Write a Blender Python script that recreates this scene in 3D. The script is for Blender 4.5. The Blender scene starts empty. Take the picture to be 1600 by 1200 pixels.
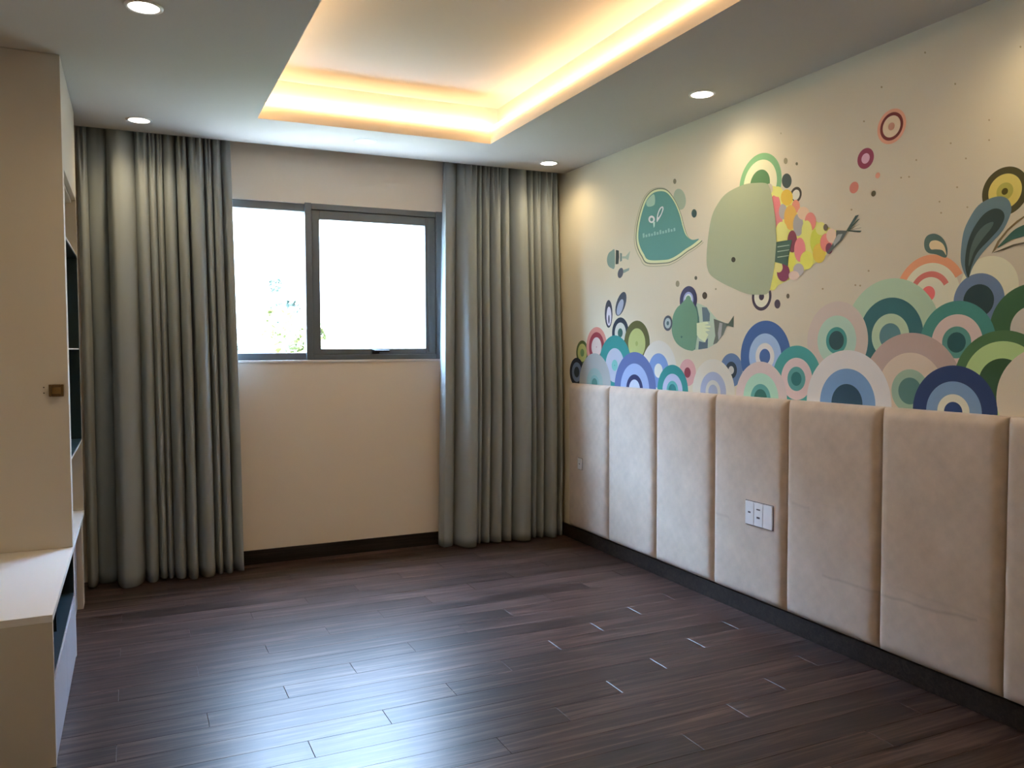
import bpy, bmesh, math, random
from mathutils import Matrix, Vector
from mathutils.geometry import tessellate_polygon

random.seed(7)
scene = bpy.context.scene
COL = scene.collection

# ------------------------------------------------------------------ camera
CAM_POS = Vector((-2.82782, -5.32775, 1.35639))
YAW, PITCH, ROLL, FOCAL_PX = -0.43385, -0.04385, -0.00332, 1278.98967
cam_data = bpy.data.cameras.new('camera')
cam_data.sensor_width = 36.0
cam_data.lens = 36.0 * FOCAL_PX / 1600.0
cam_data.clip_start = 0.02
cam = bpy.data.objects.new('camera', cam_data)
COL.objects.link(cam)
fw = Vector((-math.sin(YAW) * math.cos(PITCH), math.cos(YAW) * math.cos(PITCH), math.sin(PITCH)))
rt = Vector((math.cos(YAW), math.sin(YAW), 0))
up = rt.cross(fw)
r2 = math.cos(ROLL) * rt + math.sin(ROLL) * up
u2 = -math.sin(ROLL) * rt + math.cos(ROLL) * up
cam.matrix_world = Matrix(((r2.x, u2.x, -fw.x, CAM_POS.x), (r2.y, u2.y, -fw.y, CAM_POS.y),
                           (r2.z, u2.z, -fw.z, CAM_POS.z), (0, 0, 0, 1)))
scene.camera = cam

# ------------------------------------------------------------------ sky, sun, exposure
world = bpy.data.worlds.new('overcast_sky')
scene.world = world
world.use_nodes = True
bgn = world.node_tree.nodes['Background']
bgn.inputs['Color'].default_value = (0.47, 0.66, 1.0, 1)
# overcast luminance: the zenith is three times as bright as the horizon
wt = world.node_tree
tcw = wt.nodes.new('ShaderNodeTexCoord'); sxw = wt.nodes.new('ShaderNodeSeparateXYZ')
mrw = wt.nodes.new('ShaderNodeMapRange')
mrw.inputs[1].default_value = 0.0; mrw.inputs[2].default_value = 1.0
mrw.inputs[3].default_value = 140.0 / 3.0; mrw.inputs[4].default_value = 140.0
wt.links.new(tcw.outputs['Generated'], sxw.inputs[0]); wt.links.new(sxw.outputs['Z'], mrw.inputs[0])
wt.links.new(mrw.outputs[0], bgn.inputs['Strength'])

sun_data = bpy.data.lights.new('sun', 'SUN')
sun_data.energy = 280.0
sun_data.color = (1.0, 0.98, 0.95)
sun_data.angle = math.radians(1.0)
sun = bpy.data.objects.new('sun', sun_data)
COL.objects.link(sun)
sun.rotation_euler = (math.radians(38), 0, math.radians(-78))   # along the facade and slightly away from it: no direct sun in the room

scene.view_settings.view_transform = 'Standard'
scene.view_settings.look = 'None'
scene.view_settings.gamma = 1.0
scene.view_settings.use_curve_mapping = False
scene.view_settings.exposure = 0.1
scene.cycles.caustics_reflective = False
scene.cycles.caustics_refractive = False
scene.cycles.max_bounces = 8
scene.cycles.adaptive_threshold = 0.02

# ------------------------------------------------------------------ helpers
def link(name, me, mat=None, parent=None):
    o = bpy.data.objects.new(name, me)
    COL.objects.link(o)
    if mat is not None and me is not None:
        for m in (mat if isinstance(mat, (list, tuple)) else [mat]):
            me.materials.append(m)
    if parent is not None:
        o.parent = parent
    return o

def tag(o, label=None, cat=None, group=None, kind=None):
    if label: o['label'] = label
    if cat: o['category'] = cat
    if group: o['group'] = group
    if kind: o['kind'] = kind
    return o

def empty(name, loc=(0, 0, 0)):
    o = bpy.data.objects.new(name, None)
    o.empty_display_size = 0.1
    o.location = loc
    COL.objects.link(o)
    return o

def mesh(name, verts, faces, smooth=False):
    me = bpy.data.meshes.new(name)
    me.from_pydata([tuple(v) for v in verts], [], faces)
    if smooth:
        for p in me.polygons: p.use_smooth = True
    me.update()
    return me

def box_into(V, F, x0, x1, y0, y1, z0, z1):
    b = len(V)
    V += [(x0, y0, z0), (x1, y0, z0), (x1, y1, z0), (x0, y1, z0), (x0, y0, z1), (x1, y0, z1), (x1, y1, z1), (x0, y1, z1)]
    F += [(b, b+3, b+2, b+1), (b+4, b+5, b+6, b+7), (b, b+1, b+5, b+4), (b+1, b+2, b+6, b+5), (b+2, b+3, b+7, b+6), (b+3, b, b+4, b+7)]

def boxes(name, lst, mat, parent=None, bevel=0.0, off=(0, 0, 0)):
    V, F = [], []
    for b in lst:
        box_into(V, F, b[0]-off[0], b[1]-off[0], b[2]-off[1], b[3]-off[1], b[4]-off[2], b[5]-off[2])
    me = mesh(name, V, F)
    if bevel > 0:
        bm = bmesh.new(); bm.from_mesh(me)
        bmesh.ops.bevel(bm, geom=bm.edges[:], offset=bevel, segments=2, affect='EDGES', profile=0.6)
        bm.to_mesh(me); bm.free()
    return link(name, me, mat, parent)

def lathe(name, prof, mat, parent=None, n=40, loc=(0, 0, 0)):
    V, F = [], []
    for r, z in prof:
        for k in range(n):
            a = 2 * math.pi * k / n
            V.append((loc[0] + r * math.cos(a), loc[1] + r * math.sin(a), loc[2] + z))
    for i in range(len(prof) - 1):
        for k in range(n):
            F.append((i*n+k, i*n+(k+1) % n, (i+1)*n+(k+1) % n, (i+1)*n+k))
    return link(name, mesh(name, V, F, True), mat, parent)

# ------------------------------------------------------------------ materials
def new_mat(name, base=(0.8, 0.8, 0.8), rough=0.5, **kw):
    m = bpy.data.materials.new(name)
    m.use_nodes = True
    b = m.node_tree.nodes['Principled BSDF']
    b.inputs['Base Color'].default_value = (*base, 1)
    b.inputs['Roughness'].default_value = rough
    for k, v in kw.items():
        b.inputs[k.replace('_', ' ')].default_value = v
    return m

def noise_paint(name, base, rough, scale=120, bump=0.05, var=0.03, **kw):
    """plain paint or lacquer: faint tone variation and orange-peel relief"""
    m = new_mat(name, base, rough, **kw)
    nt = m.node_tree; N, L = nt.nodes, nt.links
    b = N['Principled BSDF']
    tc = N.new('ShaderNodeTexCoord')
    n1 = N.new('ShaderNodeTexNoise'); n1.inputs['Scale'].default_value = 2.3; n1.inputs['Detail'].default_value = 3
    mr = N.new('ShaderNodeMapRange'); mr.inputs[3].default_value = 1 - var; mr.inputs[4].default_value = 1 + var
    mx = N.new('ShaderNodeVectorMath'); mx.operation = 'MULTIPLY'; mx.inputs[0].default_value = base
    L.new(tc.outputs['Object'], n1.inputs['Vector']); L.new(n1.outputs['Fac'], mr.inputs[0])
    L.new(mr.outputs[0], mx.inputs[1]); L.new(mx.outputs[0], b.inputs['Base Color'])
    n2 = N.new('ShaderNodeTexNoise'); n2.inputs['Scale'].default_value = scale
    bp = N.new('ShaderNodeBump'); bp.inputs['Strength'].default_value = bump; bp.inputs['Distance'].default_value = 0.002
    L.new(tc.outputs['Object'], n2.inputs['Vector']); L.new(n2.outputs['Fac'], bp.inputs['Height'])
    L.new(bp.outputs['Normal'], b.inputs['Normal'])
    return m

M_WALL = noise_paint('cream_wall_paint', (0.86, 0.79, 0.69), 0.85)
M_PAPER = noise_paint('cream_mural_paper', (0.78, 0.725, 0.565), 0.8)
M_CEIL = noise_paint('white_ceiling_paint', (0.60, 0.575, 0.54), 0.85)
M_CAB = noise_paint('cream_cabinet_lacquer', (0.62, 0.57, 0.48), 0.42, bump=0.01)
M_BENCH = noise_paint('white_bench_lacquer', (0.80, 0.78, 0.75), 0.35, bump=0.01)
M_TEAL = noise_paint('dark_teal_lacquer', (0.012, 0.036, 0.046), 0.4, bump=0.01)
M_DRAWER = noise_paint('lilac_grey_drawer_lacquer', (0.40, 0.375, 0.40), 0.4, bump=0.01)
M_BLUE = noise_paint('dark_blue_lacquer', (0.005, 0.017, 0.024), 0.4, bump=0.01)
M_FRAME = noise_paint('slate_window_aluminium', (0.125, 0.155, 0.175), 0.34, bump=0.02)
M_HANDLE = new_mat('black_handle_metal', (0.02, 0.024, 0.026), 0.35, Metallic=0.6)
M_BRASS = noise_paint('aged_brass', (0.36, 0.22, 0.08), 0.42, Metallic=0.8)
M_BRASS2 = noise_paint('dark_brass', (0.12, 0.065, 0.02), 0.45, Metallic=0.7)
M_HOLE = new_mat('dark_drill_hole', (0.03, 0.025, 0.02), 0.9)
M_PLASTIC = noise_paint('white_socket_plastic', (0.84, 0.84, 0.86), 0.3, bump=0.0)
M_SLOT = new_mat('dark_socket_slot', (0.10, 0.10, 0.12), 0.7)
M_TRIM = noise_paint('white_lamp_trim', (0.85, 0.85, 0.84), 0.4, bump=0.0)
M_LINING = noise_paint('white_curtain_lining', (0.80, 0.82, 0.86), 0.8)

def glass_mat():
    m = bpy.data.materials.new('window_glass'); m.use_nodes = True
    nt = m.node_tree; N, L = nt.nodes, nt.links; N.clear()
    out = N.new('ShaderNodeOutputMaterial'); mix = N.new('ShaderNodeMixShader')
    lw = N.new('ShaderNodeLayerWeight'); lw.inputs['Blend'].default_value = 0.5      # Schlick reflectance, same from both faces
    pw = N.new('ShaderNodeMath'); pw.operation = 'POWER'; pw.inputs[1].default_value = 5.0
    fr = N.new('ShaderNodeMath'); fr.operation = 'MULTIPLY_ADD'; fr.inputs[1].default_value = 0.9; fr.inputs[2].default_value = 0.035
    L.new(lw.outputs['Facing'], pw.inputs[0]); L.new(pw.outputs[0], fr.inputs[0])
    tr = N.new('ShaderNodeBsdfTransparent'); tr.inputs['Color'].default_value = (0.95, 0.98, 0.97, 1)
    gl = N.new('ShaderNodeBsdfGlossy'); gl.inputs['Roughness'].default_value = 0.02
    L.new(fr.outputs[0], mix.inputs[0]); L.new(tr.outputs[0], mix.inputs[1]); L.new(gl.outputs[0], mix.inputs[2])
    L.new(mix.outputs[0], out.inputs['Surface'])
    return m
M_GLASS = glass_mat()

def emit_mat(name, colr, strength):
    m = bpy.data.materials.new(name); m.use_nodes = True
    nt = m.node_tree; N, L = nt.nodes, nt.links; N.clear()
    out = N.new('ShaderNodeOutputMaterial'); e = N.new('ShaderNodeEmission')
    e.inputs['Color'].default_value = (*colr, 1); e.inputs['Strength'].default_value = strength
    L.new(e.outputs[0], out.inputs['Surface'])
    return m

def wood_mat(name, dark, mid, light, rough0, rough1, per_object=True, scale=1.0):
    m = new_mat(name, mid, rough0)
    nt = m.node_tree; N, L = nt.nodes, nt.links
    b = N['Principled BSDF']
    tc = N.new('ShaderNodeTexCoord'); oi = N.new('ShaderNodeObjectInfo')
    ml = N.new('ShaderNodeMath'); ml.operation = 'MULTIPLY'; ml.inputs[1].default_value = 37.0
    cb = N.new('ShaderNodeCombineXYZ'); ad = N.new('ShaderNodeVectorMath'); ad.operation = 'ADD'
    L.new(oi.outputs['Random'], ml.inputs[0])
    L.new(ml.outputs[0], cb.inputs[0]); L.new(ml.outputs[0], cb.inputs[1]); L.new(ml.outputs[0], cb.inputs[2])
    L.new(tc.outputs['Object'], ad.inputs[0]); L.new(cb.outputs[0], ad.inputs[1])
    mp = N.new('ShaderNodeMapping'); mp.inputs['Scale'].default_value = (1.1*scale, 22*scale, 22*scale)
    L.new(ad.outputs[0], mp.inputs['Vector'])
    n1 = N.new('ShaderNodeTexNoise'); n1.inputs['Scale'].default_value = 1.6; n1.inputs['Detail'].default_value = 7
    n1.inputs['Roughness'].default_value = 0.62; n1.inputs['Distortion'].default_value = 0.9
    L.new(mp.outputs[0], n1.inputs['Vector'])
    mp2 = N.new('ShaderNodeMapping'); mp2.inputs['Scale'].default_value = (3.0*scale, 120*scale, 120*scale)
    L.new(ad.outputs[0], mp2.inputs['Vector'])
    n2 = N.new('ShaderNodeTexNoise'); n2.inputs['Scale'].default_value = 1.5; n2.inputs['Detail'].default_value = 4
    L.new(mp2.outputs[0], n2.inputs['Vector'])
    cr = N.new('ShaderNodeValToRGB')
    e = cr.color_ramp.elements
    e[0].position = 0.36; e[0].color = (*dark, 1)
    e[1].position = 0.66; e[1].color = (*light, 1)
    k = e.new(0.5); k.color = (*mid, 1)
    L.new(n1.outputs['Fac'], cr.inputs['Fac'])
    mr = N.new('ShaderNodeMapRange'); mr.inputs[1].default_value = 0.3; mr.inputs[2].default_value = 0.7
    mr.inputs[3].default_value = 0.72; mr.inputs[4].default_value = 1.25
    L.new(n2.outputs['Fac'], mr.inputs[0])
    mr2 = N.new('ShaderNodeMapRange'); mr2.inputs[3].default_value = 0.7; mr2.inputs[4].default_value = 1.3
    L.new(oi.outputs['Random'], mr2.inputs[0])
    mm = N.new('ShaderNodeMath'); mm.operation = 'MULTIPLY'
    L.new(mr.outputs[0], mm.inputs[0]); L.new(mr2.outputs[0], mm.inputs[1])
    vm = N.new('ShaderNodeVectorMath'); vm.operation = 'SCALE'
    L.new(cr.outputs['Color'], vm.inputs[0]); L.new(mm.outputs[0], vm.inputs['Scale'])
    L.new(vm.outputs[0], b.inputs['Base Color'])
    rr = N.new('ShaderNodeMapRange'); rr.inputs[3].default_value = rough0; rr.inputs[4].default_value = rough1
    L.new(n2.outputs['Fac'], rr.inputs[0]); L.new(rr.outputs[0], b.inputs['Roughness'])
    bp = N.new('ShaderNodeBump'); bp.inputs['Strength'].default_value = 0.12; bp.inputs['Distance'].default_value = 0.001
    L.new(n2.outputs['Fac'], bp.inputs['Height']); L.new(bp.outputs['Normal'], b.inputs['Normal'])
    return m
M_PLANK = wood_mat('walnut_laminate', (0.013, 0.0065, 0.0055), (0.042, 0.0225, 0.018), (0.115, 0.072, 0.060), 0.28, 0.38)
M_PLANK.node_tree.nodes['Principled BSDF'].inputs['Specular IOR Level'].default_value = 0.42
M_BASE = wood_mat('dark_baseboard_wood', (0.012, 0.009, 0.008), (0.020, 0.015, 0.013), (0.032, 0.024, 0.020), 0.4, 0.5)
M_BASE.node_tree.nodes['Principled BSDF'].inputs['Specular IOR Level'].default_value = 0.22
M_SUB = noise_paint('dark_floor_joint', (0.018, 0.012, 0.010), 0.8)

def fabric_mat(name, base, sheen, weave=900, var=0.08, blotch=3.0, rough=0.9, diamond=0.0, scuffs=(), bump=0.15):
    m = new_mat(name, base, rough)
    nt = m.node_tree; N, L = nt.nodes, nt.links
    b = N['Principled BSDF']
    b.inputs['Sheen Weight'].default_value = sheen; b.inputs['Sheen Roughness'].default_value = 0.4
    b.inputs['Specular IOR Level'].default_value = 0.2
    tc = N.new('ShaderNodeTexCoord')
    n1 = N.new('ShaderNodeTexNoise'); n1.inputs['Scale'].default_value = blotch; n1.inputs['Detail'].default_value = 5
    n1.inputs['Roughness'].default_value = 0.65
    mr = N.new('ShaderNodeMapRange'); mr.inputs[1].default_value = 0.25; mr.inputs[2].default_value = 0.75
    mr.inputs[3].default_value = 1 - var; mr.inputs[4].default_value = 1 + var
    L.new(tc.outputs['Object'], n1.inputs['Vector']); L.new(n1.outputs['Fac'], mr.inputs[0])
    fac = mr.outputs[0]
    if diamond > 0:      # faint crossed-diagonal embossing of the velvet
        outs = []
        for sgn in (1, -1):
            mp = N.new('ShaderNodeMapping'); mp.inputs['Rotation'].default_value = (math.radians(45 * sgn), 0, 0)
            wv = N.new('ShaderNodeTexWave'); wv.bands_direction = 'Y'; wv.inputs['Scale'].default_value = 6.0
            wv.inputs['Distortion'].default_value = 1.2; wv.inputs['Detail'].default_value = 1
            L.new(tc.outputs['Object'], mp.inputs['Vector']); L.new(mp.outputs[0], wv.inputs['Vector']); outs.append(wv.outputs['Fac'])
        ad = N.new('ShaderNodeMath'); ad.operation = 'ADD'; L.new(outs[0], ad.inputs[0]); L.new(outs[1], ad.inputs[1])
        m2 = N.new('ShaderNodeMapRange'); m2.inputs[2].default_value = 2.0
        m2.inputs[3].default_value = 1 - diamond; m2.inputs[4].default_value = 1 + diamond
        L.new(ad.outputs[0], m2.inputs[0])
        mu = N.new('ShaderNodeMath'); mu.operation = 'MULTIPLY'; L.new(fac, mu.inputs[0]); L.new(m2.outputs[0], mu.inputs[1]); fac = mu.outputs[0]
    for z0, slope, ya, yb, depth in scuffs:      # rubbed dirt lines left by furniture
        sx = N.new('ShaderNodeSeparateXYZ'); L.new(tc.outputs['Object'], sx.inputs[0])
        nz = N.new('ShaderNodeTexNoise'); nz.inputs['Scale'].default_value = 9.0; L.new(tc.outputs['Object'], nz.inputs['Vector'])
        def mth(op, a, b):
            n = N.new('ShaderNodeMath'); n.operation = op
            for i, q in enumerate((a, b)):
                if hasattr(q, 'links') or hasattr(q, 'is_linked'): L.new(q, n.inputs[i])
                elif q is not None: n.inputs[i].default_value = q
            return n.outputs[0]
        line = mth('ADD', mth('MULTIPLY', sx.outputs['Y'], slope), mth('MULTIPLY', nz.outputs['Fac'], 0.03))
        d = mth('ABSOLUTE', mth('SUBTRACT', mth('SUBTRACT', sx.outputs['Z'], line), z0 - 0.015), None)
        near = N.new('ShaderNodeMapRange'); near.inputs[1].default_value = 0.0; near.inputs[2].default_value = 0.011
        near.inputs[3].default_value = depth; near.inputs[4].default_value = 0.0; L.new(d, near.inputs[0])
        win_ = mth('MULTIPLY', mth('LESS_THAN', sx.outputs['Y'], ya), mth('GREATER_THAN', sx.outputs['Y'], yb))
        fac = mth('SUBTRACT', fac, mth('MULTIPLY', near.outputs[0], win_))
    vm = N.new('ShaderNodeVectorMath'); vm.operation = 'SCALE'; vm.inputs[0].default_value = base
    L.new(fac, vm.inputs['Scale']); L.new(vm.outputs[0], b.inputs['Base Color'])
    n2 = N.new('ShaderNodeTexNoise'); n2.inputs['Scale'].default_value = weave; n2.inputs['Detail'].default_value = 1
    bp = N.new('ShaderNodeBump'); bp.inputs['Strength'].default_value = bump; bp.inputs['Distance'].default_value = 0.001
    L.new(tc.outputs['Object'], n2.inputs['Vector']); L.new(n2.outputs['Fac'], bp.inputs['Height'])
    L.new(bp.outputs['Normal'], b.inputs['Normal'])
    return m
M_CURTAIN = fabric_mat('grey_curtain_cloth', (0.36, 0.405, 0.415), 0.12, var=0.03, bump=0.0)
VELVET = dict(base=(0.605, 0.505, 0.42), sheen=0.4, weave=500, var=0.12, blotch=8.0, diamond=0.02)
M_VELVET = fabric_mat('beige_velvet', **VELVET)
M_VELVET_SCUFF = [fabric_mat('beige_velvet_rubbed', **VELVET, scuffs=sc) for sc in
                  ([(.385, 0.0, -.02, -.14, .12)], [(.255, .03, -.24, -.53, .16), (.53, .0, -.05, -.16, .10)], [(.235, -.06, 0, -.45, .18), (.30, .05, -.1, -.5, .06)])]

# ------------------------------------------------------------------ room dimensions (metres; right wall X=0, window wall Y=0)
H = 2.60                      # dropped ceiling
XL, YR = -3.62, -6.25         # left wall, wall behind the camera
ZU = 2.845                    # tray ceiling
TX0, TX1, TY0, TY1 = -2.188, -0.82, -3.35, -0.692    # tray opening
PK = -0.125                   # edge of the curtain pocket
WX0, WX1, WZ0, WZ1 = -2.42, -0.50, 1.284, 2.282      # window opening

# ------------------------------------------------------------------ structure
floor = boxes('floor', [(XL, 0.0, YR, 0.0, -0.12, -0.0105)], M_SUB)
tag(floor, 'dark walnut laminate plank floor', kind='structure')
PW, PL = 0.1275, 1.2
plank_cache = {}
def plank_mesh(x0, x1, y0, y1):
    key = (round(x1 - x0, 3), round(y1 - y0, 3))
    if key not in plank_cache:
        lx, ly = (x1 - x0) / 2 - 0.0004, (y1 - y0) / 2 - 0.0004
        c, e = 0.0012, 0.0014
        V = [(-lx, -ly, -.01), (lx, -ly, -.01), (lx, ly, -.01), (-lx, ly, -.01),
             (-lx, -ly, -c), (lx, -ly, -c), (lx, ly, -c), (-lx, ly, -c),
             (-lx+e, -ly+c*.5, 0), (lx-e, -ly+c*.5, 0), (lx-e, ly-c*.5, 0), (-lx+e, ly-c*.5, 0)]
        F = [(0, 3, 2, 1), (8, 9, 10, 11)]
        for a in (0, 4):
            F += [(a, a+1, a+5, a+4), (a+1, a+2, a+6, a+5), (a+2, a+3, a+7, a+6), (a+3, a, a+4, a+7)]
        me = mesh('plank', V, F); me.materials.append(M_PLANK)
        plank_cache[key] = me
    return plank_cache[key]
row = 0
y = -1.999
while y < 0: y += PW
ys = []
k0 = round((y + 1.999) / PW)
k = k0
while True:
    y1 = -1.999 + k * PW; y0 = y1 - PW
    if y1 <= YR + 0.01: break
    yy1, yy0 = min(y1, -0.002), max(y0, YR)
    off = -1.105 + 0.3 * k          # quarter-length stagger
    j = math.floor((XL - off) / PL)
    x = off + j * PL
    while x < 0:
        xx0, xx1 = max(x, XL), min(x + PL, -0.002)
        if xx1 - xx0 > 0.02 and yy1 - yy0 > 0.01:
            o = bpy.data.objects.new('plank', plank_mesh(xx0, xx1, yy0, yy1))
            COL.objects.link(o); o.parent = floor
            o.location = ((xx0 + xx1) / 2, (yy0 + yy1) / 2, random.uniform(-0.0003, 0.0))
        x += PL
    k -= 1

wall_back = boxes('wall_back', [(XL-.2, WX0, 0, .18, -.12, 2.95), (WX1, .2, 0, .18, -.12, 2.95),
                                (WX0, WX1, 0, .18, -.12, WZ0), (WX0, WX1, 0, .18, WZ1, 2.95)], M_WALL)
tag(wall_back, 'cream painted window wall', kind='structure')
wall_right = boxes('wall_right', [(0, .2, YR-.2, 0, -.12, 2.95)], M_PAPER)
tag(wall_right, 'cream papered wall carrying the sea mural', kind='structure')
tag(boxes('wall_left', [(XL-.2, XL, YR-.2, 0, -.12, 2.95)], M_WALL), 'cream wall behind the cabinet', kind='structure')
tag(boxes('wall_rear', [(XL, 0, YR-.2, YR, -.12, 2.95)], M_WALL), 'cream wall behind the viewer', kind='structure')

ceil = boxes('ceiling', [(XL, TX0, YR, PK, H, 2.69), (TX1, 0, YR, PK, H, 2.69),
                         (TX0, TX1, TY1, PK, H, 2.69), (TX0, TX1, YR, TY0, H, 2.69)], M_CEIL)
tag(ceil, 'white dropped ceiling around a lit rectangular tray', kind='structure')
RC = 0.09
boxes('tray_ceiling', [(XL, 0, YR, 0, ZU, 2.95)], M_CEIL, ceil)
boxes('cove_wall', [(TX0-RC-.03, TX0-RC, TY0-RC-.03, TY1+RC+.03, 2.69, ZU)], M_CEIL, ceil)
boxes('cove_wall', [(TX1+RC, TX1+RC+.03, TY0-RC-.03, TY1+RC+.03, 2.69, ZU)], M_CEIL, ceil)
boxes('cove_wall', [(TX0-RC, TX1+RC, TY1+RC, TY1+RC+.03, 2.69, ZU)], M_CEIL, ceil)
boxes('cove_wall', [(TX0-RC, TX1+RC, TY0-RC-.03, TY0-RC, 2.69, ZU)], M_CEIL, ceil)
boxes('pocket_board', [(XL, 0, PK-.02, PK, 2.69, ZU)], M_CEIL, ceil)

tag(boxes('baseboard_back', [(-3.05, -0.002, -.014, 0, 0, .088)], M_BASE, bevel=.002), 'dark wooden baseboard under the window', kind='structure')
tag(boxes('baseboard_right', [(-.016, 0, YR, -.016, 0, .090)], M_BASE, bevel=.002), 'dark wooden baseboard under the padded panels', kind='structure')

# ------------------------------------------------------------------ LED strip in the tray cove
M_LED = emit_mat('warm_led', (1.0, 0.56, 0.22), 20.0)
M_LEDW = emit_mat('warm_led_cove', (1.0, 0.74, 0.46), 75.0)
led = empty('led_strip', ((TX0+TX1)/2, (TY0+TY1)/2, 2.684))
tag(led, 'warm glowing LED strip running round the ceiling tray', 'LED strip')
w, g = .016, .0005
for bb in ((TX0+g, TX0+w, TY0+g, TY1-g), (TX1-w, TX1-g, TY0+g, TY1-g), (TX0+w, TX1-w, TY1-w, TY1-g), (TX0+w, TX1-w, TY0+g, TY0+w)):
    o = boxes('led_segment', [(*bb, 2.681, 2.689)], [M_TRIM, M_LED], led, 0, off=led.location)
    for pi in range(6): o.data.polygons[pi].material_index = 1
# second row on the ledge: dark-backed profile that shines only at the cove wall
def profile(x0, x1, y0, y1, face):
    """face: index of the box side that glows (2 = -Y, 3 = +X, 4 = +Y, 5 = -X)"""
    o = boxes('cove_led_profile', [(x0, x1, y0, y1, 2.6905, 2.708)], [M_TRIM, M_LEDW], led, 0, off=led.location)
    o.data.polygons[face].material_index = 1
s = .040
profile(TX1+RC-s-.012, TX1+RC-s, TY0-.03, TY1+.03, 3)
profile(TX0-RC+s, TX0-RC+s+.012, TY0-.03, TY1+.03, 5)
profile(TX0-.03, TX1+.03, TY1+RC-s-.012, TY1+RC-s, 4)
profile(TX0-.03, TX1+.03, TY0-RC+s, TY0-RC+s+.012, 2)

# ------------------------------------------------------------------ window
win = empty('window_1', ((WX0+WX1)/2, .05, WZ0))
tag(win, 'three part slate grey aluminium window', kind='structure')
wo = win.location
def wbox(name, lst, mat, parent=win, bevel=.003):
    o = boxes(name, lst, mat, None, bevel, off=wo)
    o.parent = parent
    return o
FY0, FY1 = .018, .085
wbox('outer_frame', [(WX0, WX1, FY0, FY1, WZ1-.05, WZ1), (WX0, WX1, FY0, FY1, WZ0, WZ0+.046),
                     (WX0, WX0+.05, FY0, FY1, WZ0+.046, WZ1-.05), (WX1-.05, WX1, FY0, FY1, WZ0+.046, WZ1-.05)], M_FRAME)
wbox('mullion', [(-1.812, -1.77, -.004, FY1, WZ0, WZ1+.006)], M_FRAME)
wbox('mullion', [(-.93, -.876, -.004, FY1, WZ0, WZ1+.006)], M_FRAME)
wbox('sash_head', [(-1.77, -.93, -.002, FY1, WZ1-.034, WZ1+.004)], M_FRAME)
wbox('sash_threshold', [(-1.77, -.93, -.002, FY1, WZ0, WZ0+.034)], M_FRAME)
sash = wbox('sash', [(-1.768, -1.718, .008, .06, WZ0+.036, WZ1-.036), (-1.004, -.932, .008, .06, WZ0+.036, WZ1-.036),
                     (-1.718, -1.004, .008, .06, WZ1-.094, WZ1-.036), (-1.718, -1.004, .008, .06, WZ0+.036, WZ0+.072)], M_FRAME)
wbox('sash_bead', [(-.985, -.968, .002, .01, WZ0+.05, WZ1-.05)], M_FRAME, bevel=.002)
for a, b, yy, zz0, zz1 in ((WX0+.05, -1.812, .05, WZ0+.046, WZ1-.05), (-.876, WX1-.05, .05, WZ0+.046, WZ1-.05)):
    wbox('pane', [(a, b, yy-.003, yy+.003, zz0, zz1)], M_GLASS, bevel=0)
wbox('pane', [(-1.718, -1.004, .031, .037, WZ0+.072, WZ1-.094)], M_GLASS, bevel=0)
hd = wbox('handle', [(-1.385, -1.335, -.010, .008, WZ0+.038, WZ0+.066)], M_HANDLE)
lv = boxes('handle_lever', [(-1.372, -1.268, -.022, -.010, WZ0+.050, WZ0+.062)], M_HANDLE, None, .003, off=wo)
lv.parent = hd
wbox('sill', [(WX0, WX1, -.006, FY0, WZ0-.016, WZ0)], M_TRIM)

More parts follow.
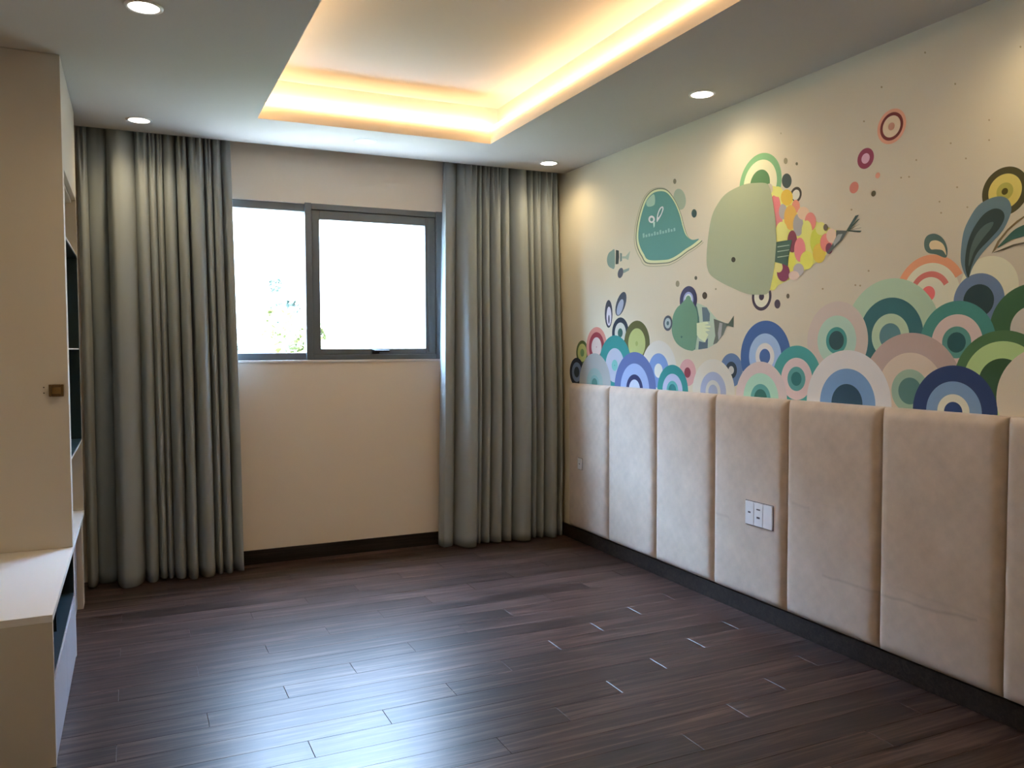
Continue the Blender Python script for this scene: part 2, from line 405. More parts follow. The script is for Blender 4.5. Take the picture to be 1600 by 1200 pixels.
# ------------------------------------------------------------------ curtains
def smooth(t): return t * t * (3 - 2 * t)
def curtain(name, label, x_top, x_mid, x_bot, cells, bulge_top, bulge_bot, valley_top, valley_bot, seed, lining_edge):
    """cells: list of (left, right, peak position 0..1, depth factor) across 0..1 of the width"""
    rnd = random.Random(seed)
    NX, NZ, zt, zb = 640, 46, 2.82, 0.006
    wob = [(rnd.uniform(-1, 1), rnd.uniform(0.6, 1.6), rnd.uniform(0, 6.28)) for _ in cells]
    hem = [rnd.uniform(-0.006, 0.006) for _ in cells]
    top_n = [rnd.choice((1, 2, 2, 3)) for _ in cells]
    V, F = [], []
    for iz in range(NZ + 1):
        v = iz / NZ
        z = zt + (zb - zt) * v
        zr = max(0.0, min(1.0, (H - z) / H))
        if zr < 0.5:
            q = zr / 0.5; xa = x_top[0] + (x_mid[0] - x_top[0]) * q; xb = x_top[1] + (x_mid[1] - x_top[1]) * q
        else:
            q = (zr - 0.5) / 0.5; xa = x_mid[0] + (x_bot[0] - x_mid[0]) * q; xb = x_mid[1] + (x_bot[1] - x_mid[1]) * q
        g = smooth(min(1, zr / 0.75))
        val = valley_top + (valley_bot - valley_top) * g
        amp = bulge_top + (bulge_bot - bulge_top) * g
        tf = 0.75 * max(0.0, 1 - zr / 0.14) ** 1.4
        for ix in range(NX + 1):
            u = ix / NX
            ci = 0
            for n, c in enumerate(cells):
                if c[0] <= u <= c[1] + 1e-9: ci = n; break
            a, b, pk, dp = cells[ci]
            t = (u - a) / (b - a)
            # skewed rounded ridge
            tt = 0.5 * t / pk if t < pk else 0.5 + 0.5 * (t - pk) / (1 - pk)
            ridge = max(0.0, 1 - abs(2 * tt - 1) ** 2.6) ** 0.7
            k2 = top_n[ci]
            fine = 0.5 - 0.5 * math.cos(2 * math.pi * k2 * t)
            prof = ridge * (1 - tf) + (0.35 * ridge + 0.65 * fine) * tf
            ww = wob[ci]
            dx = 0.004 * ww[0] * math.sin(ww[1] * 3.0 * zr + ww[2]) * math.sin(math.pi * t)
            micro = 0.0 * math.sin(38 * t + 5 * zr + ww[2]) * (b - a) * 8 * math.sin(math.pi * t)
            d = val + amp * dp * prof + micro * (0.4 + 0.6 * zr)
            zz = z + (hem[ci] * math.sin(math.pi * t) if iz == NZ else 0)
            V.append((xa + (xb - xa) * u + dx, -d, max(zz, 0.003)))
    for iz in range(NZ):
        for ix in range(NX):
            p = iz * (NX + 1) + ix
            F.append((p, p + 1, p + NX + 2, p + NX + 1))
    ox, oy = (x_bot[0] + x_bot[1]) / 2, -(valley_bot + bulge_bot / 2)
    root = empty(name, (ox, oy, 0))
    tag(root, label, 'curtain', 'grey pleated window curtains')
    Vc = [(x - ox, yv - oy, z) for x, yv, z in V]
    o = link('cloth', mesh('cloth', Vc, F, True), M_CURTAIN, root)
    sd = o.modifiers.new('thickness', 'SOLIDIFY'); sd.thickness = 0.003; sd.offset = 0
    # pale lining hanging behind the free edge
    ea, eb = lining_edge
    Vl, Fl = [], []
    n = 10
    for iz in range(NZ + 1):
        z = zt + (zb + .02 - zt) * iz / NZ
        zr = max(0.0, min(1.0, (H - z) / H))
        if zr < 0.5:
            q = zr / 0.5; xe = x_top[ea] + (x_mid[ea] - x_top[ea]) * q
        else:
            q = (zr - 0.5) / 0.5; xe = x_mid[ea] + (x_bot[ea] - x_mid[ea]) * q
        for ix in range(n + 1):
            u = ix / n
            Vl.append((xe + eb * (0.012 + 0.14 * u) - ox, -(valley_top * 0.55 + 0.012 * math.sin(3.1 * u) + 0.25 * (valley_bot - valley_top) * zr) - oy, z))
    for iz in range(NZ):
        for ix in range(n):
            p = iz * (n + 1) + ix
            Fl.append((p, p + 1, p + n + 2, p + n + 1))
    l = link('lining', mesh('lining', Vl, Fl, True), M_LINING, root)
    l['label'] = 'pale lining behind the curtain edge'
    sd = l.modifiers.new('thickness', 'SOLIDIFY'); sd.thickness = 0.0015; sd.offset = 0
    return root

def cells_from(px, px0, px1, peaks):
    out = []
    for i in range(len(px) - 1):
        pk, dp = peaks[i] if i < len(peaks) else (0.5, 1.0)
        out.append(((px[i] - px0) / (px1 - px0), (px[i+1] - px0) / (px1 - px0), pk, dp))
    return out
LC = [118, 134, 164, 209, 231, 244, 255, 276, 295, 324, 337.5, 354, 371]
lp = [(.5, .8), (.5, .22), (.32, 1.25), (.5, .85), (.5, .7), (.5, .6), (.55, .9), (.6, 1.1), (.55, 1.1), (.5, .75), (.5, .8), (.92, .7)]
curtain('curtain', 'grey floor length curtain left of the window beside the cream cabinet',
        (-3.092, -2.262), (-3.085, -2.248), (-3.088, -2.236), cells_from(LC, 118, 371, lp), .085, .16, .025, .05, 3, (1, -1))
RCp = [697, 718, 750, 758, 770, 788.5, 803.5, 835, 845.5, 857, 878, 888]
rp = [(.08, .6), (.5, 1.1), (.5, .5), (.5, .7), (.5, .85), (.5, .8), (.5, 1.1), (.5, .6), (.5, .7), (.45, .95), (.5, .7)]
curtain('curtain', 'grey floor length curtain right of the window next to the mural wall',
        (-.882, -.016), (-.918, -.012), (-.945, -.020), cells_from(RCp, 697, 888, rp), .085, .16, .025, .05, 11, (0, 1))

# mural print, metres on the wall: (kind, name, colour areas); ring = centre, inner and outer radius, arc; poly = outline
MURAL = [
    ('arch_print', 'small olive arch', [('ring', (0.1, 0.15, 0.041), 0.3834, 1.3228, 0.0624, 0.0846, 0, 360), ('ring', (0.568, 0.627, 0.222), 0.3834, 1.3228, 0.027, 0.0624, 0, 360), ('ring', (0.156, 0.285, 0.105), 0.3834, 1.3228, 0.0, 0.027, 0, 360)]),
    ('arch_print', 'navy and white arch', [('ring', (0.013, 0.026, 0.047), 0.8703, 1.451, 0.0657, 0.0983, 0, 360), ('ring', (0.675, 0.684, 0.594), 0.8703, 1.451, 0.029, 0.0657, 0, 360), ('ring', (0.028, 0.111, 0.083), 0.8703, 1.451, 0.0, 0.029, 0, 360)]),
    ('arch_print', 'olive and lime arch', [('ring', (0.1, 0.106, 0.022), 1.0585, 1.3815, 0.0942, 0.1414, 0, 360), ('ring', (0.494, 0.548, 0.193), 1.0585, 1.3815, 0.0153, 0.0942, 0, 360), ('ring', (0.365, 0.429, 0.12), 1.0585, 1.3815, 0.0, 0.0153, 0, 360), ('ring', (0.198, 0.24, 0.041), 1.0585, 1.3815, 0.0, -0.0045, 0, 360)]),
    ('arch_print', 'salmon and red arch', [('ring', (0.682, 0.285, 0.222), 0.5754, 1.3618, 0.0994, 0.1337, 0, 360), ('ring', (0.3, 0.031, 0.044), 0.5754, 1.3618, 0.0651, 0.0994, 0, 360), ('ring', (0.763, 0.627, 0.568), 0.5754, 1.3618, 0.0051, 0.0651, 0, 360), ('ring', (0.568, 0.224, 0.262), 0.5754, 1.3618, 0.0, 0.0051, 0, 360)]),
    ('arch_print', 'white arch with blue', [('ring', (0.793, 0.774, 0.692), 1.2907, 1.2197, 0.103, 0.1787, 0, 360), ('ring', (0.191, 0.317, 0.622), 1.2907, 1.2197, 0.0424, 0.103, 0, 360), ('ring', (0.793, 0.806, 0.737), 1.2907, 1.2197, 0.0007, 0.0424, 0, 360), ('ring', (0.014, 0.083, 0.074), 1.2907, 1.2197, 0.0, 0.0007, 0, 360)]),
    ('arch_print', 'teal and lilac arch', [('ring', (0.028, 0.264, 0.253), 0.805, 1.2429, 0.1108, 0.1933, 0, 360), ('ring', (0.494, 0.522, 0.622), 0.805, 1.2429, 0.0364, 0.1108, 0, 360), ('ring', (0.198, 0.522, 0.47), 0.805, 1.2429, 0.0033, 0.0364, 0, 360), ('ring', (0.023, 0.195, 0.18), 0.805, 1.2429, 0.0, 0.0033, 0, 360)]),
    ('arch_print', 'navy and slate arch', [('ring', (0.012, 0.02, 0.041), 0.3064, 1.1867, 0.069, 0.1004, 0, 360), ('ring', (0.159, 0.224, 0.362), 0.3064, 1.1867, 0.0376, 0.069, 0, 360), ('ring', (0.023, 0.044, 0.067), 0.3064, 1.1867, 0.0, 0.0376, 0, 360)]),
    ('arch_print', 'pale grey arch', [('ring', (0.427, 0.44, 0.425), 0.5508, 1.1131, 0.1072, 0.2065, 0, 360), ('ring', (0.327, 0.451, 0.425), 0.5508, 1.1131, 0.0597, 0.1072, 0, 360), ('ring', (0.234, 0.429, 0.403), 0.5508, 1.1131, 0.0381, 0.0597, 0, 360), ('ring', (0.077, 0.224, 0.193), 0.5508, 1.1131, 0.0, 0.0381, 0, 360)]),
    ('arch_print', 'violet arch', [('ring', (0.1, 0.144, 0.352), 1.0359, 1.0977, 0.1604, 0.2318, 0, 360), ('ring', (0.346, 0.451, 0.707), 1.0359, 1.0977, 0.0928, 0.1604, 0, 360), ('ring', (0.016, 0.022, 0.105), 1.0359, 1.0977, 0.061, 0.0928, 0, 360), ('ring', (0.568, 0.627, 0.737), 1.0359, 1.0977, 0.0, 0.061, 0, 360)]),
    ('arch_print', 'pink and crimson arch', [('ring', (0.733, 0.407, 0.403), 1.5706, 1.2156, 0.0293, 0.076, 0, 360), ('ring', (0.258, 0.031, 0.053), 1.5706, 1.2156, 0.0, 0.0293, 0, 360)]),
    ('arch_print', 'bright teal arch', [('ring', (0.023, 0.272, 0.27), 1.4297, 1.1087, 0.0965, 0.1482, 0, 360), ('ring', (0.518, 0.548, 0.737), 1.4297, 1.1087, 0.0558, 0.0965, 0, 360), ('ring', (0.105, 0.429, 0.425), 1.4297, 1.1087, 0.0373, 0.0558, 0, 360), ('ring', (0.014, 0.195, 0.207), 1.4297, 1.1087, 0.0, 0.0373, 0, 360)]),
    ('arch_print', 'blue and navy arch', [('ring', (0.142, 0.24, 0.447), 1.9409, 1.2377, 0.0446, 0.0879, 0, 360), ('ring', (0.013, 0.031, 0.053), 1.9409, 1.2377, 0.0213, 0.0446, 0, 360), ('ring', (0.675, 0.684, 0.622), 1.9409, 1.2377, 0.0, 0.0213, 0, 360)]),
    ('arch_print', 'cream and lilac arch', [('ring', (0.793, 0.774, 0.678), 1.7942, 1.1179, 0.1074, 0.1761, 0, 360), ('ring', (0.427, 0.498, 0.678), 1.7942, 1.1179, 0.0627, 0.1074, 0, 360), ('ring', (0.703, 0.713, 0.678), 1.7942, 1.1179, 0.0387, 0.0627, 0, 360), ('ring', (0.395, 0.462, 0.622), 1.7942, 1.1179, 0.0, 0.0387, 0, 360)]),
    ('arch_print', 'large blue arch', [('ring', (0.059, 0.145, 0.391), 2.1894, 1.3109, 0.1133, 0.1762, 0, 360), ('ring', (0.436, 0.635, 0.92), 2.1894, 1.3109, 0.0661, 0.1133, 0, 360), ('ring', (0.92, 0.92, 0.92), 2.1894, 1.3109, 0.0378, 0.0661, 0, 360), ('ring', (0.059, 0.145, 0.391), 2.1894, 1.3109, 0.0, 0.0378, 0, 360)]),
    ('arch_print', 'cream arch behind feather', [('ring', (0.92, 0.92, 0.688), 3.3455, 1.5715, 0.0, 0.1128, 0, 360)]),
    ('arch_print', 'cream disc behind the coral fan', [('ring', (0.92, 0.92, 0.702), 3.104, 1.5577, 0.0, 0.1294, 0, 360)]),
    ('arch_print', 'coral fan', [('ring', (0.92, 0.424, 0.218), 3.104, 1.5577, 0.1244, 0.1567, 28, 152), ('ring', (0.92, 0.92, 0.702), 3.104, 1.5577, 0.0921, 0.1244, 28, 152), ('ring', (0.773, 0.23, 0.179), 3.104, 1.5577, 0.0697, 0.0921, 28, 152), ('ring', (0.92, 0.92, 0.702), 3.104, 1.5577, 0.0374, 0.0697, 28, 152)]),
    ('dot_print', 'coral dot of the fan', [('ring', (0.92, 0.201, 0.179), 3.0982, 1.5631, 0.0, 0.0299, 0, 360)]),
    ('arch_print', 'large sage arch', [('ring', (0.553, 0.757, 0.538), 2.9233, 1.4008, 0.1572, 0.2357, 0, 360), ('ring', (0.041, 0.18, 0.194), 2.9233, 1.4008, 0.0918, 0.1572, 0, 360), ('ring', (0.585, 0.777, 0.538), 2.9233, 1.4008, 0.0525, 0.0918, 0, 360), ('ring', (0.127, 0.29, 0.302), 2.9233, 1.4008, 0.0, 0.0525, 0, 360)]),
    ('arch_print', 'mauve arch with green eye', [('ring', (0.756, 0.66, 0.578), 2.641, 1.3852, 0.1101, 0.1721, 0, 360), ('ring', (0.579, 0.815, 0.67), 2.641, 1.3852, 0.0593, 0.1101, 0, 360), ('ring', (0.074, 0.365, 0.336), 2.641, 1.3852, 0.0424, 0.0593, 0, 360), ('ring', (0.02, 0.079, 0.082), 2.641, 1.3852, 0.0, 0.0424, 0, 360)]),
    ('arch_print', 'slate arch', [('ring', (0.185, 0.279, 0.434), 3.3081, 1.5246, 0.0606, 0.1005, 0, 360), ('ring', (0.021, 0.059, 0.058), 3.3081, 1.5246, 0.0, 0.0606, 0, 360)]),
    ('arch_print', 'dark green arch', [('ring', (0.046, 0.148, 0.05), 3.5122, 1.417, 0.081, 0.1581, 0, 360), ('ring', (0.72, 0.683, 0.585), 3.5122, 1.417, 0.0192, 0.081, 0, 360), ('ring', (0.92, 0.92, 0.663), 3.5122, 1.417, 0.0, 0.0192, 0, 360)]),
    ('arch_print', 'sea green arch', [('ring', (0.076, 0.323, 0.267), 3.2231, 1.3722, 0.1061, 0.1567, 0, 360), ('ring', (0.862, 0.701, 0.636), 3.2231, 1.3722, 0.0603, 0.1061, 0, 360), ('ring', (0.123, 0.374, 0.315), 3.2231, 1.3722, 0.0386, 0.0603, 0, 360), ('ring', (0.014, 0.102, 0.096), 3.2231, 1.3722, 0.0, 0.0386, 0, 360)]),
    ('arch_print', 'taupe arch', [('ring', (0.623, 0.48, 0.416), 3.0224, 1.1791, 0.1537, 0.233, 0, 360), ('ring', (0.849, 0.725, 0.581), 3.0224, 1.1791, 0.0872, 0.1537, 0, 360), ('ring', (0.409, 0.595, 0.446), 3.0224, 1.1791, 0.0539, 0.0872, 0, 360), ('ring', (0.115, 0.27, 0.237), 3.0224, 1.1791, 0.0, 0.0539, 0, 360)]),
    ('arch_print', 'leaf green arch', [('ring', (0.083, 0.208, 0.069), 3.4057, 1.2237, 0.1517, 0.1906, 0, 360), ('ring', (0.574, 0.798, 0.325), 3.4057, 1.2237, 0.09, 0.1517, 0, 360), ('ring', (0.032, 0.104, 0.032), 3.4057, 1.2237, 0.0, 0.09, 0, 360)]),
    ('arch_print', 'teal arch with pink', [('ring', (0.073, 0.396, 0.375), 2.403, 1.2075, 0.0991, 0.1561, 0, 360), ('ring', (0.91, 0.719, 0.702), 2.403, 1.2075, 0.0571, 0.0991, 0, 360), ('ring', (0.118, 0.396, 0.375), 2.403, 1.2075, 0.033, 0.0571, 0, 360), ('ring', (0.024, 0.188, 0.181), 2.403, 1.2075, 0.0, 0.033, 0, 360)]),
    ('arch_print', 'mauve arch with mint', [('ring', (0.822, 0.706, 0.679), 2.1626, 1.1031, 0.1251, 0.1822, 0, 360), ('ring', (0.538, 0.864, 0.679), 2.1626, 1.1031, 0.0711, 0.1251, 0, 360), ('ring', (0.134, 0.458, 0.431), 2.1626, 1.1031, 0.0457, 0.0711, 0, 360), ('ring', (0.027, 0.168, 0.14), 2.1626, 1.1031, 0.0, 0.0457, 0, 360)]),
    ('arch_print', 'white arch with blue centre', [('ring', (0.92, 0.92, 0.92), 2.7038, 1.1093, 0.1527, 0.2335, 0, 360), ('ring', (0.222, 0.408, 0.697), 2.7038, 1.1093, 0.0857, 0.1527, 0, 360), ('ring', (0.023, 0.08, 0.136), 2.7038, 1.1093, 0.0, 0.0857, 0, 360)]),
    ('arch_print', 'navy arch', [('ring', (0.021, 0.05, 0.164), 3.2156, 1.1081, 0.1163, 0.177, 0, 360), ('ring', (0.259, 0.43, 0.674), 3.2156, 1.1081, 0.0677, 0.1163, 0, 360), ('ring', (0.92, 0.92, 0.756), 3.2156, 1.1081, 0.0385, 0.0677, 0, 360), ('ring', (0.025, 0.071, 0.222), 3.2156, 1.1081, 0.0, 0.0385, 0, 360)]),
    ('arch_print', 'stone arch', [('ring', (0.882, 0.794, 0.623), 3.5697, 1.1752, 0.0793, 0.1836, 0, 360), ('ring', (0.346, 0.474, 0.623), 3.5697, 1.1752, 0.0, 0.0793, 0, 360)]),
    ('ring_print', 'large red ring', [('ring', (0.92, 0.476, 0.302), 2.9131, 2.2539, 0.0559, 0.0698, 0, 360), ('ring', (0.188, 0.022, 0.015), 2.9131, 2.2539, 0.0433, 0.0559, 0, 360), ('ring', (0.92, 0.756, 0.537), 2.9131, 2.2539, 0.0154, 0.0433, 0, 360), ('ring', (0.689, 0.363, 0.255), 2.9131, 2.2539, 0.0, 0.0154, 0, 360)]),
    ('ring_print', 'maroon ring', [('ring', (0.341, 0.056, 0.109), 2.7849, 2.1517, 0.0215, 0.0429, 0, 360), ('ring', (0.92, 0.598, 0.748), 2.7849, 2.1517, 0.0, 0.0215, 0, 360)]),
    ('dot_print', 'rose dot', [('ring', (0.758, 0.273, 0.205), 2.7261, 2.0403, 0.0, 0.0246, 0, 360)]),
    ('dot_print', '', [('ring', (0.841, 0.386, 0.252), 2.8488, 2.0686, 0.0, 0.0119, 0, 360)]),
    ('dot_print', '', [('ring', (0.074, 0.066, 0.02), 2.8291, 1.9969, 0.0, 0.012, 0, 360)]),
    ('ring_print', 'olive ring behind feather', [('ring', (0.088, 0.081, 0.021), 3.3994, 1.9073, 0.0619, 0.086, 0, 360), ('ring', (0.834, 0.716, 0.188), 3.3994, 1.9073, 0.031, 0.0619, 0, 360), ('ring', (0.541, 0.517, 0.106), 3.3994, 1.9073, 0.012, 0.031, 0, 360), ('ring', (0.125, 0.118, 0.021), 3.3994, 1.9073, 0.0, 0.012, 0, 360)]),
    ('leaf_print', 'large slate feather', [('poly', (0.168, 0.277, 0.317), [(3.2639, 1.6099), (3.2391, 1.6556), (3.2336, 1.7038), (3.2427, 1.7821), (3.2673, 1.8339), (3.3002, 1.8737), (3.3451, 1.8915), (3.3852, 1.8924), (3.413, 1.8765), (3.4255, 1.8446), (3.4185, 1.812), (3.396, 1.7699), (3.3609, 1.7363), (3.3209, 1.6985), (3.2842, 1.6514)], 2), ('poly', (0.038, 0.069, 0.058), [(3.266, 1.6117), (3.2519, 1.6623), (3.2589, 1.7327), (3.2811, 1.7889), (3.3177, 1.8343), (3.3541, 1.8519), (3.3823, 1.8475), (3.3985, 1.8299), (3.399, 1.8073), (3.38, 1.7758), (3.3445, 1.7421), (3.3, 1.7007), (3.2779, 1.652)], 2), ('poly', (0.111, 0.178, 0.157), [(3.2672, 1.653), (3.2722, 1.7155), (3.2942, 1.7677), (3.3268, 1.7983), (3.3592, 1.8053), (3.3517, 1.7834), (3.3197, 1.749), (3.2872, 1.706)], 2)]),
    ('leaf_print', 'green leaf with outlines', [('poly', (0.046, 0.147, 0.106), [(3.3776, 1.7096), (3.4046, 1.7387), (3.4351, 1.7648), (3.4653, 1.7775), (3.4878, 1.7799), (3.521, 1.7754), (3.496, 1.7459), (3.4663, 1.7386), (3.4282, 1.7321)], 2), ('poly', (0.262, 0.207, 0.092), [(3.3558, 1.6929), (3.377, 1.7344), (3.4117, 1.7716), (3.4458, 1.7969), (3.4795, 1.8142), (3.4814, 1.8095), (3.4498, 1.7907), (3.4157, 1.7655), (3.3851, 1.7296), (3.3697, 1.7029)], 0), ('poly', (0.125, 0.117, 0.069), [(3.3558, 1.6929), (3.3975, 1.7055), (3.4363, 1.7161), (3.4818, 1.7201), (3.4819, 1.7145), (3.4403, 1.7101), (3.4016, 1.6994)], 0)]),
    ('leaf_print', 'curled slate paisley', [('poly', (0.11, 0.193, 0.163), [(3.1716, 1.6961), (3.1301, 1.7126), (3.0948, 1.7225), (3.0779, 1.743), (3.0766, 1.7712), (3.0898, 1.7901), (3.1178, 1.794), (3.1458, 1.7813), (3.1669, 1.7574), (3.1777, 1.7258)], 2), ('poly', (0.92, 0.776, 0.488), [(3.1728, 1.7051), (3.1574, 1.725), (3.1296, 1.7323), (3.1072, 1.7348), (3.0984, 1.7519), (3.1065, 1.7658), (3.1289, 1.7668), (3.1533, 1.7541), (3.1674, 1.733)], 2)]),
    ('dot_print', '', [('poly', (0.335, 0.319, 0.193), [(2.3298, 2.2352), (2.3292, 2.2307), (2.3275, 2.2269), (2.3248, 2.2242), (2.3213, 2.2228), (2.3173, 2.2229), (2.3134, 2.2244), (2.3098, 2.2273), (2.3069, 2.2311), (2.3051, 2.2357), (2.3044, 2.2404), (2.3049, 2.2449), (2.3067, 2.2487), (2.3094, 2.2514), (2.313, 2.2528), (2.3169, 2.2527), (2.3208, 2.2511), (2.3244, 2.2483), (2.3272, 2.2444), (2.3291, 2.2399)], 0)]),
    ('dot_print', '', [('poly', (0.118, 0.119, 0.059), [(2.3968, 2.2084), (2.3964, 2.2062), (2.3954, 2.2044), (2.3937, 2.2031), (2.3915, 2.2025), (2.3891, 2.2027), (2.3867, 2.2035), (2.3845, 2.205), (2.3827, 2.207), (2.3815, 2.2092), (2.3811, 2.2116), (2.3815, 2.2138), (2.3826, 2.2156), (2.3843, 2.2169), (2.3864, 2.2174), (2.3888, 2.2173), (2.3913, 2.2165), (2.3935, 2.215), (2.3952, 2.213), (2.3964, 2.2107)], 0)]),
    ('dot_print', '', [('poly', (0.064, 0.094, 0.084), [(2.3576, 2.137), (2.3562, 2.1267), (2.3518, 2.1179), (2.3448, 2.1115), (2.336, 2.1082), (2.326, 2.1082), (2.316, 2.1117), (2.3069, 2.1183), (2.2995, 2.1273), (2.2947, 2.1379), (2.293, 2.149), (2.2944, 2.1595), (2.2989, 2.1684), (2.306, 2.1747), (2.315, 2.1779), (2.325, 2.1777), (2.3349, 2.1741), (2.344, 2.1674), (2.3511, 2.1585), (2.3558, 2.148)], 0)]),
    ('dot_print', '', [('poly', (0.088, 0.067, 0.089), [(2.2926, 1.5635), (2.2917, 1.5568), (2.289, 1.5508), (2.2846, 1.5462), (2.2791, 1.5433), (2.2728, 1.5425), (2.2666, 1.5439), (2.2608, 1.5473), (2.2563, 1.5523), (2.2533, 1.5586), (2.2522, 1.5655), (2.2531, 1.5723), (2.2559, 1.5783), (2.2603, 1.583), (2.2659, 1.5858), (2.2722, 1.5865), (2.2784, 1.5851), (2.2841, 1.5817), (2.2886, 1.5766), (2.2915, 1.5703)], 0)]),
    ('dot_print', '', [('poly', (0.112, 0.094, 0.058), [(2.3525, 1.5979), (2.352, 1.5943), (2.3506, 1.5911), (2.3484, 1.5887), (2.3455, 1.5872), (2.3423, 1.5868), (2.3391, 1.5876), (2.3362, 1.5894), (2.3338, 1.5921), (2.3323, 1.5954), (2.3317, 1.5991), (2.3322, 1.6027), (2.3336, 1.6058), (2.3359, 1.6083), (2.3387, 1.6097), (2.3419, 1.6101), (2.3451, 1.6094), (2.3481, 1.6075), (2.3504, 1.6048), (2.3519, 1.6015)], 0)]),
    ('dot_print', '', [('poly', (0.247, 0.244, 0.16), [(1.4569, 2.3005), (1.4562, 2.2961), (1.4541, 2.2923), (1.4508, 2.2896), (1.4466, 2.2882), (1.442, 2.2884), (1.4373, 2.2899), (1.4331, 2.2928), (1.4297, 2.2967), (1.4275, 2.3013), (1.4268, 2.3061), (1.4275, 2.3106), (1.4296, 2.3143), (1.4329, 2.317), (1.4371, 2.3184), (1.4417, 2.3182), (1.4464, 2.3166), (1.4506, 2.3137), (1.4539, 2.3098), (1.4561, 2.3053)], 0)]),
    ('dot_print', '', [('poly', (0.049, 0.102, 0.094), [(1.6449, 2.0918), (1.6438, 2.0848), (1.6406, 2.0789), (1.6355, 2.0746), (1.629, 2.0722), (1.6218, 2.0721), (1.6145, 2.0743), (1.6079, 2.0786), (1.6026, 2.0845), (1.5992, 2.0914), (1.598, 2.0988), (1.5991, 2.1058), (1.6024, 2.1118), (1.6075, 2.1161), (1.614, 2.1184), (1.6213, 2.1184), (1.6285, 2.1162), (1.6351, 2.1119), (1.6403, 2.106), (1.6437, 2.0991)], 0)]),
    ('dot_print', '', [('poly', (0.334, 0.308, 0.194), [(1.492, 1.7181), (1.4912, 1.7126), (1.4887, 1.7078), (1.4847, 1.7041), (1.4796, 1.7019), (1.474, 1.7015), (1.4683, 1.7027), (1.4632, 1.7056), (1.4591, 1.7099), (1.4564, 1.7151), (1.4555, 1.7208), (1.4563, 1.7263), (1.4589, 1.7311), (1.4629, 1.7348), (1.468, 1.737), (1.4737, 1.7374), (1.4793, 1.7361), (1.4844, 1.7332), (1.4885, 1.7289), (1.4911, 1.7237)], 0)]),
    ('dot_print', '', [('poly', (0.117, 0.115, 0.073), [(1.6532, 1.7383), (1.6527, 1.735), (1.6509, 1.7322), (1.6482, 1.7301), (1.6448, 1.7288), (1.6409, 1.7286), (1.6371, 1.7294), (1.6336, 1.7312), (1.6308, 1.7338), (1.629, 1.7369), (1.6283, 1.7402), (1.6289, 1.7435), (1.6306, 1.7463), (1.6334, 1.7484), (1.6368, 1.7497), (1.6407, 1.7499), (1.6445, 1.749), (1.648, 1.7472), (1.6508, 1.7447), (1.6526, 1.7416)], 0)]),
    ('dot_print', '', [('poly', (0.099, 0.08, 0.046), [(1.7395, 1.6367), (1.7386, 1.6309), (1.7356, 1.6258), (1.731, 1.6219), (1.7252, 1.6195), (1.7187, 1.6189), (1.7121, 1.6202), (1.7062, 1.6233), (1.7014, 1.6278), (1.6984, 1.6333), (1.6973, 1.6392), (1.6982, 1.6451), (1.7012, 1.6502), (1.7059, 1.6542), (1.7117, 1.6565), (1.7183, 1.657), (1.7248, 1.6557), (1.7307, 1.6526), (1.7354, 1.6481), (1.7384, 1.6427)], 0)]),
    ('dot_print', '', [('poly', (0.556, 0.508, 0.319), [(2.2883, 2.3739), (2.2881, 2.3726), (2.2875, 2.3716), (2.2865, 2.371), (2.2852, 2.3707), (2.2837, 2.3708), (2.2823, 2.3714), (2.2809, 2.3723), (2.2799, 2.3734), (2.2792, 2.3747), (2.279, 2.3761), (2.2792, 2.3773), (2.2798, 2.3783), (2.2808, 2.379), (2.2821, 2.3793), (2.2836, 2.3791), (2.285, 2.3786), (2.2863, 2.3777), (2.2874, 2.3765), (2.2881, 2.3752)], 0)]),
    ('dot_print', '', [('poly', (0.434, 0.409, 0.257), [(1.8186, 1.6665), (1.8183, 1.6648), (1.8173, 1.6633), (1.8157, 1.6622), (1.8137, 1.6615), (1.8115, 1.6614), (1.8092, 1.6618), (1.8072, 1.6628), (1.8055, 1.6641), (1.8045, 1.6657), (1.8041, 1.6675), (1.8044, 1.6692), (1.8055, 1.6707), (1.8071, 1.6718), (1.8091, 1.6725), (1.8113, 1.6726), (1.8136, 1.6722), (1.8156, 1.6713), (1.8172, 1.6699), (1.8183, 1.6683)], 0)]),
    ('ring_print', 'black ring by whale', [('ring', (0.073, 0.063, 0.042), 2.3857, 2.0667, 0.0242, 0.0367, 0, 360), ('ring', (0.92, 0.92, 0.78), 2.3857, 2.0667, 0.0, 0.0242, 0, 360)]),
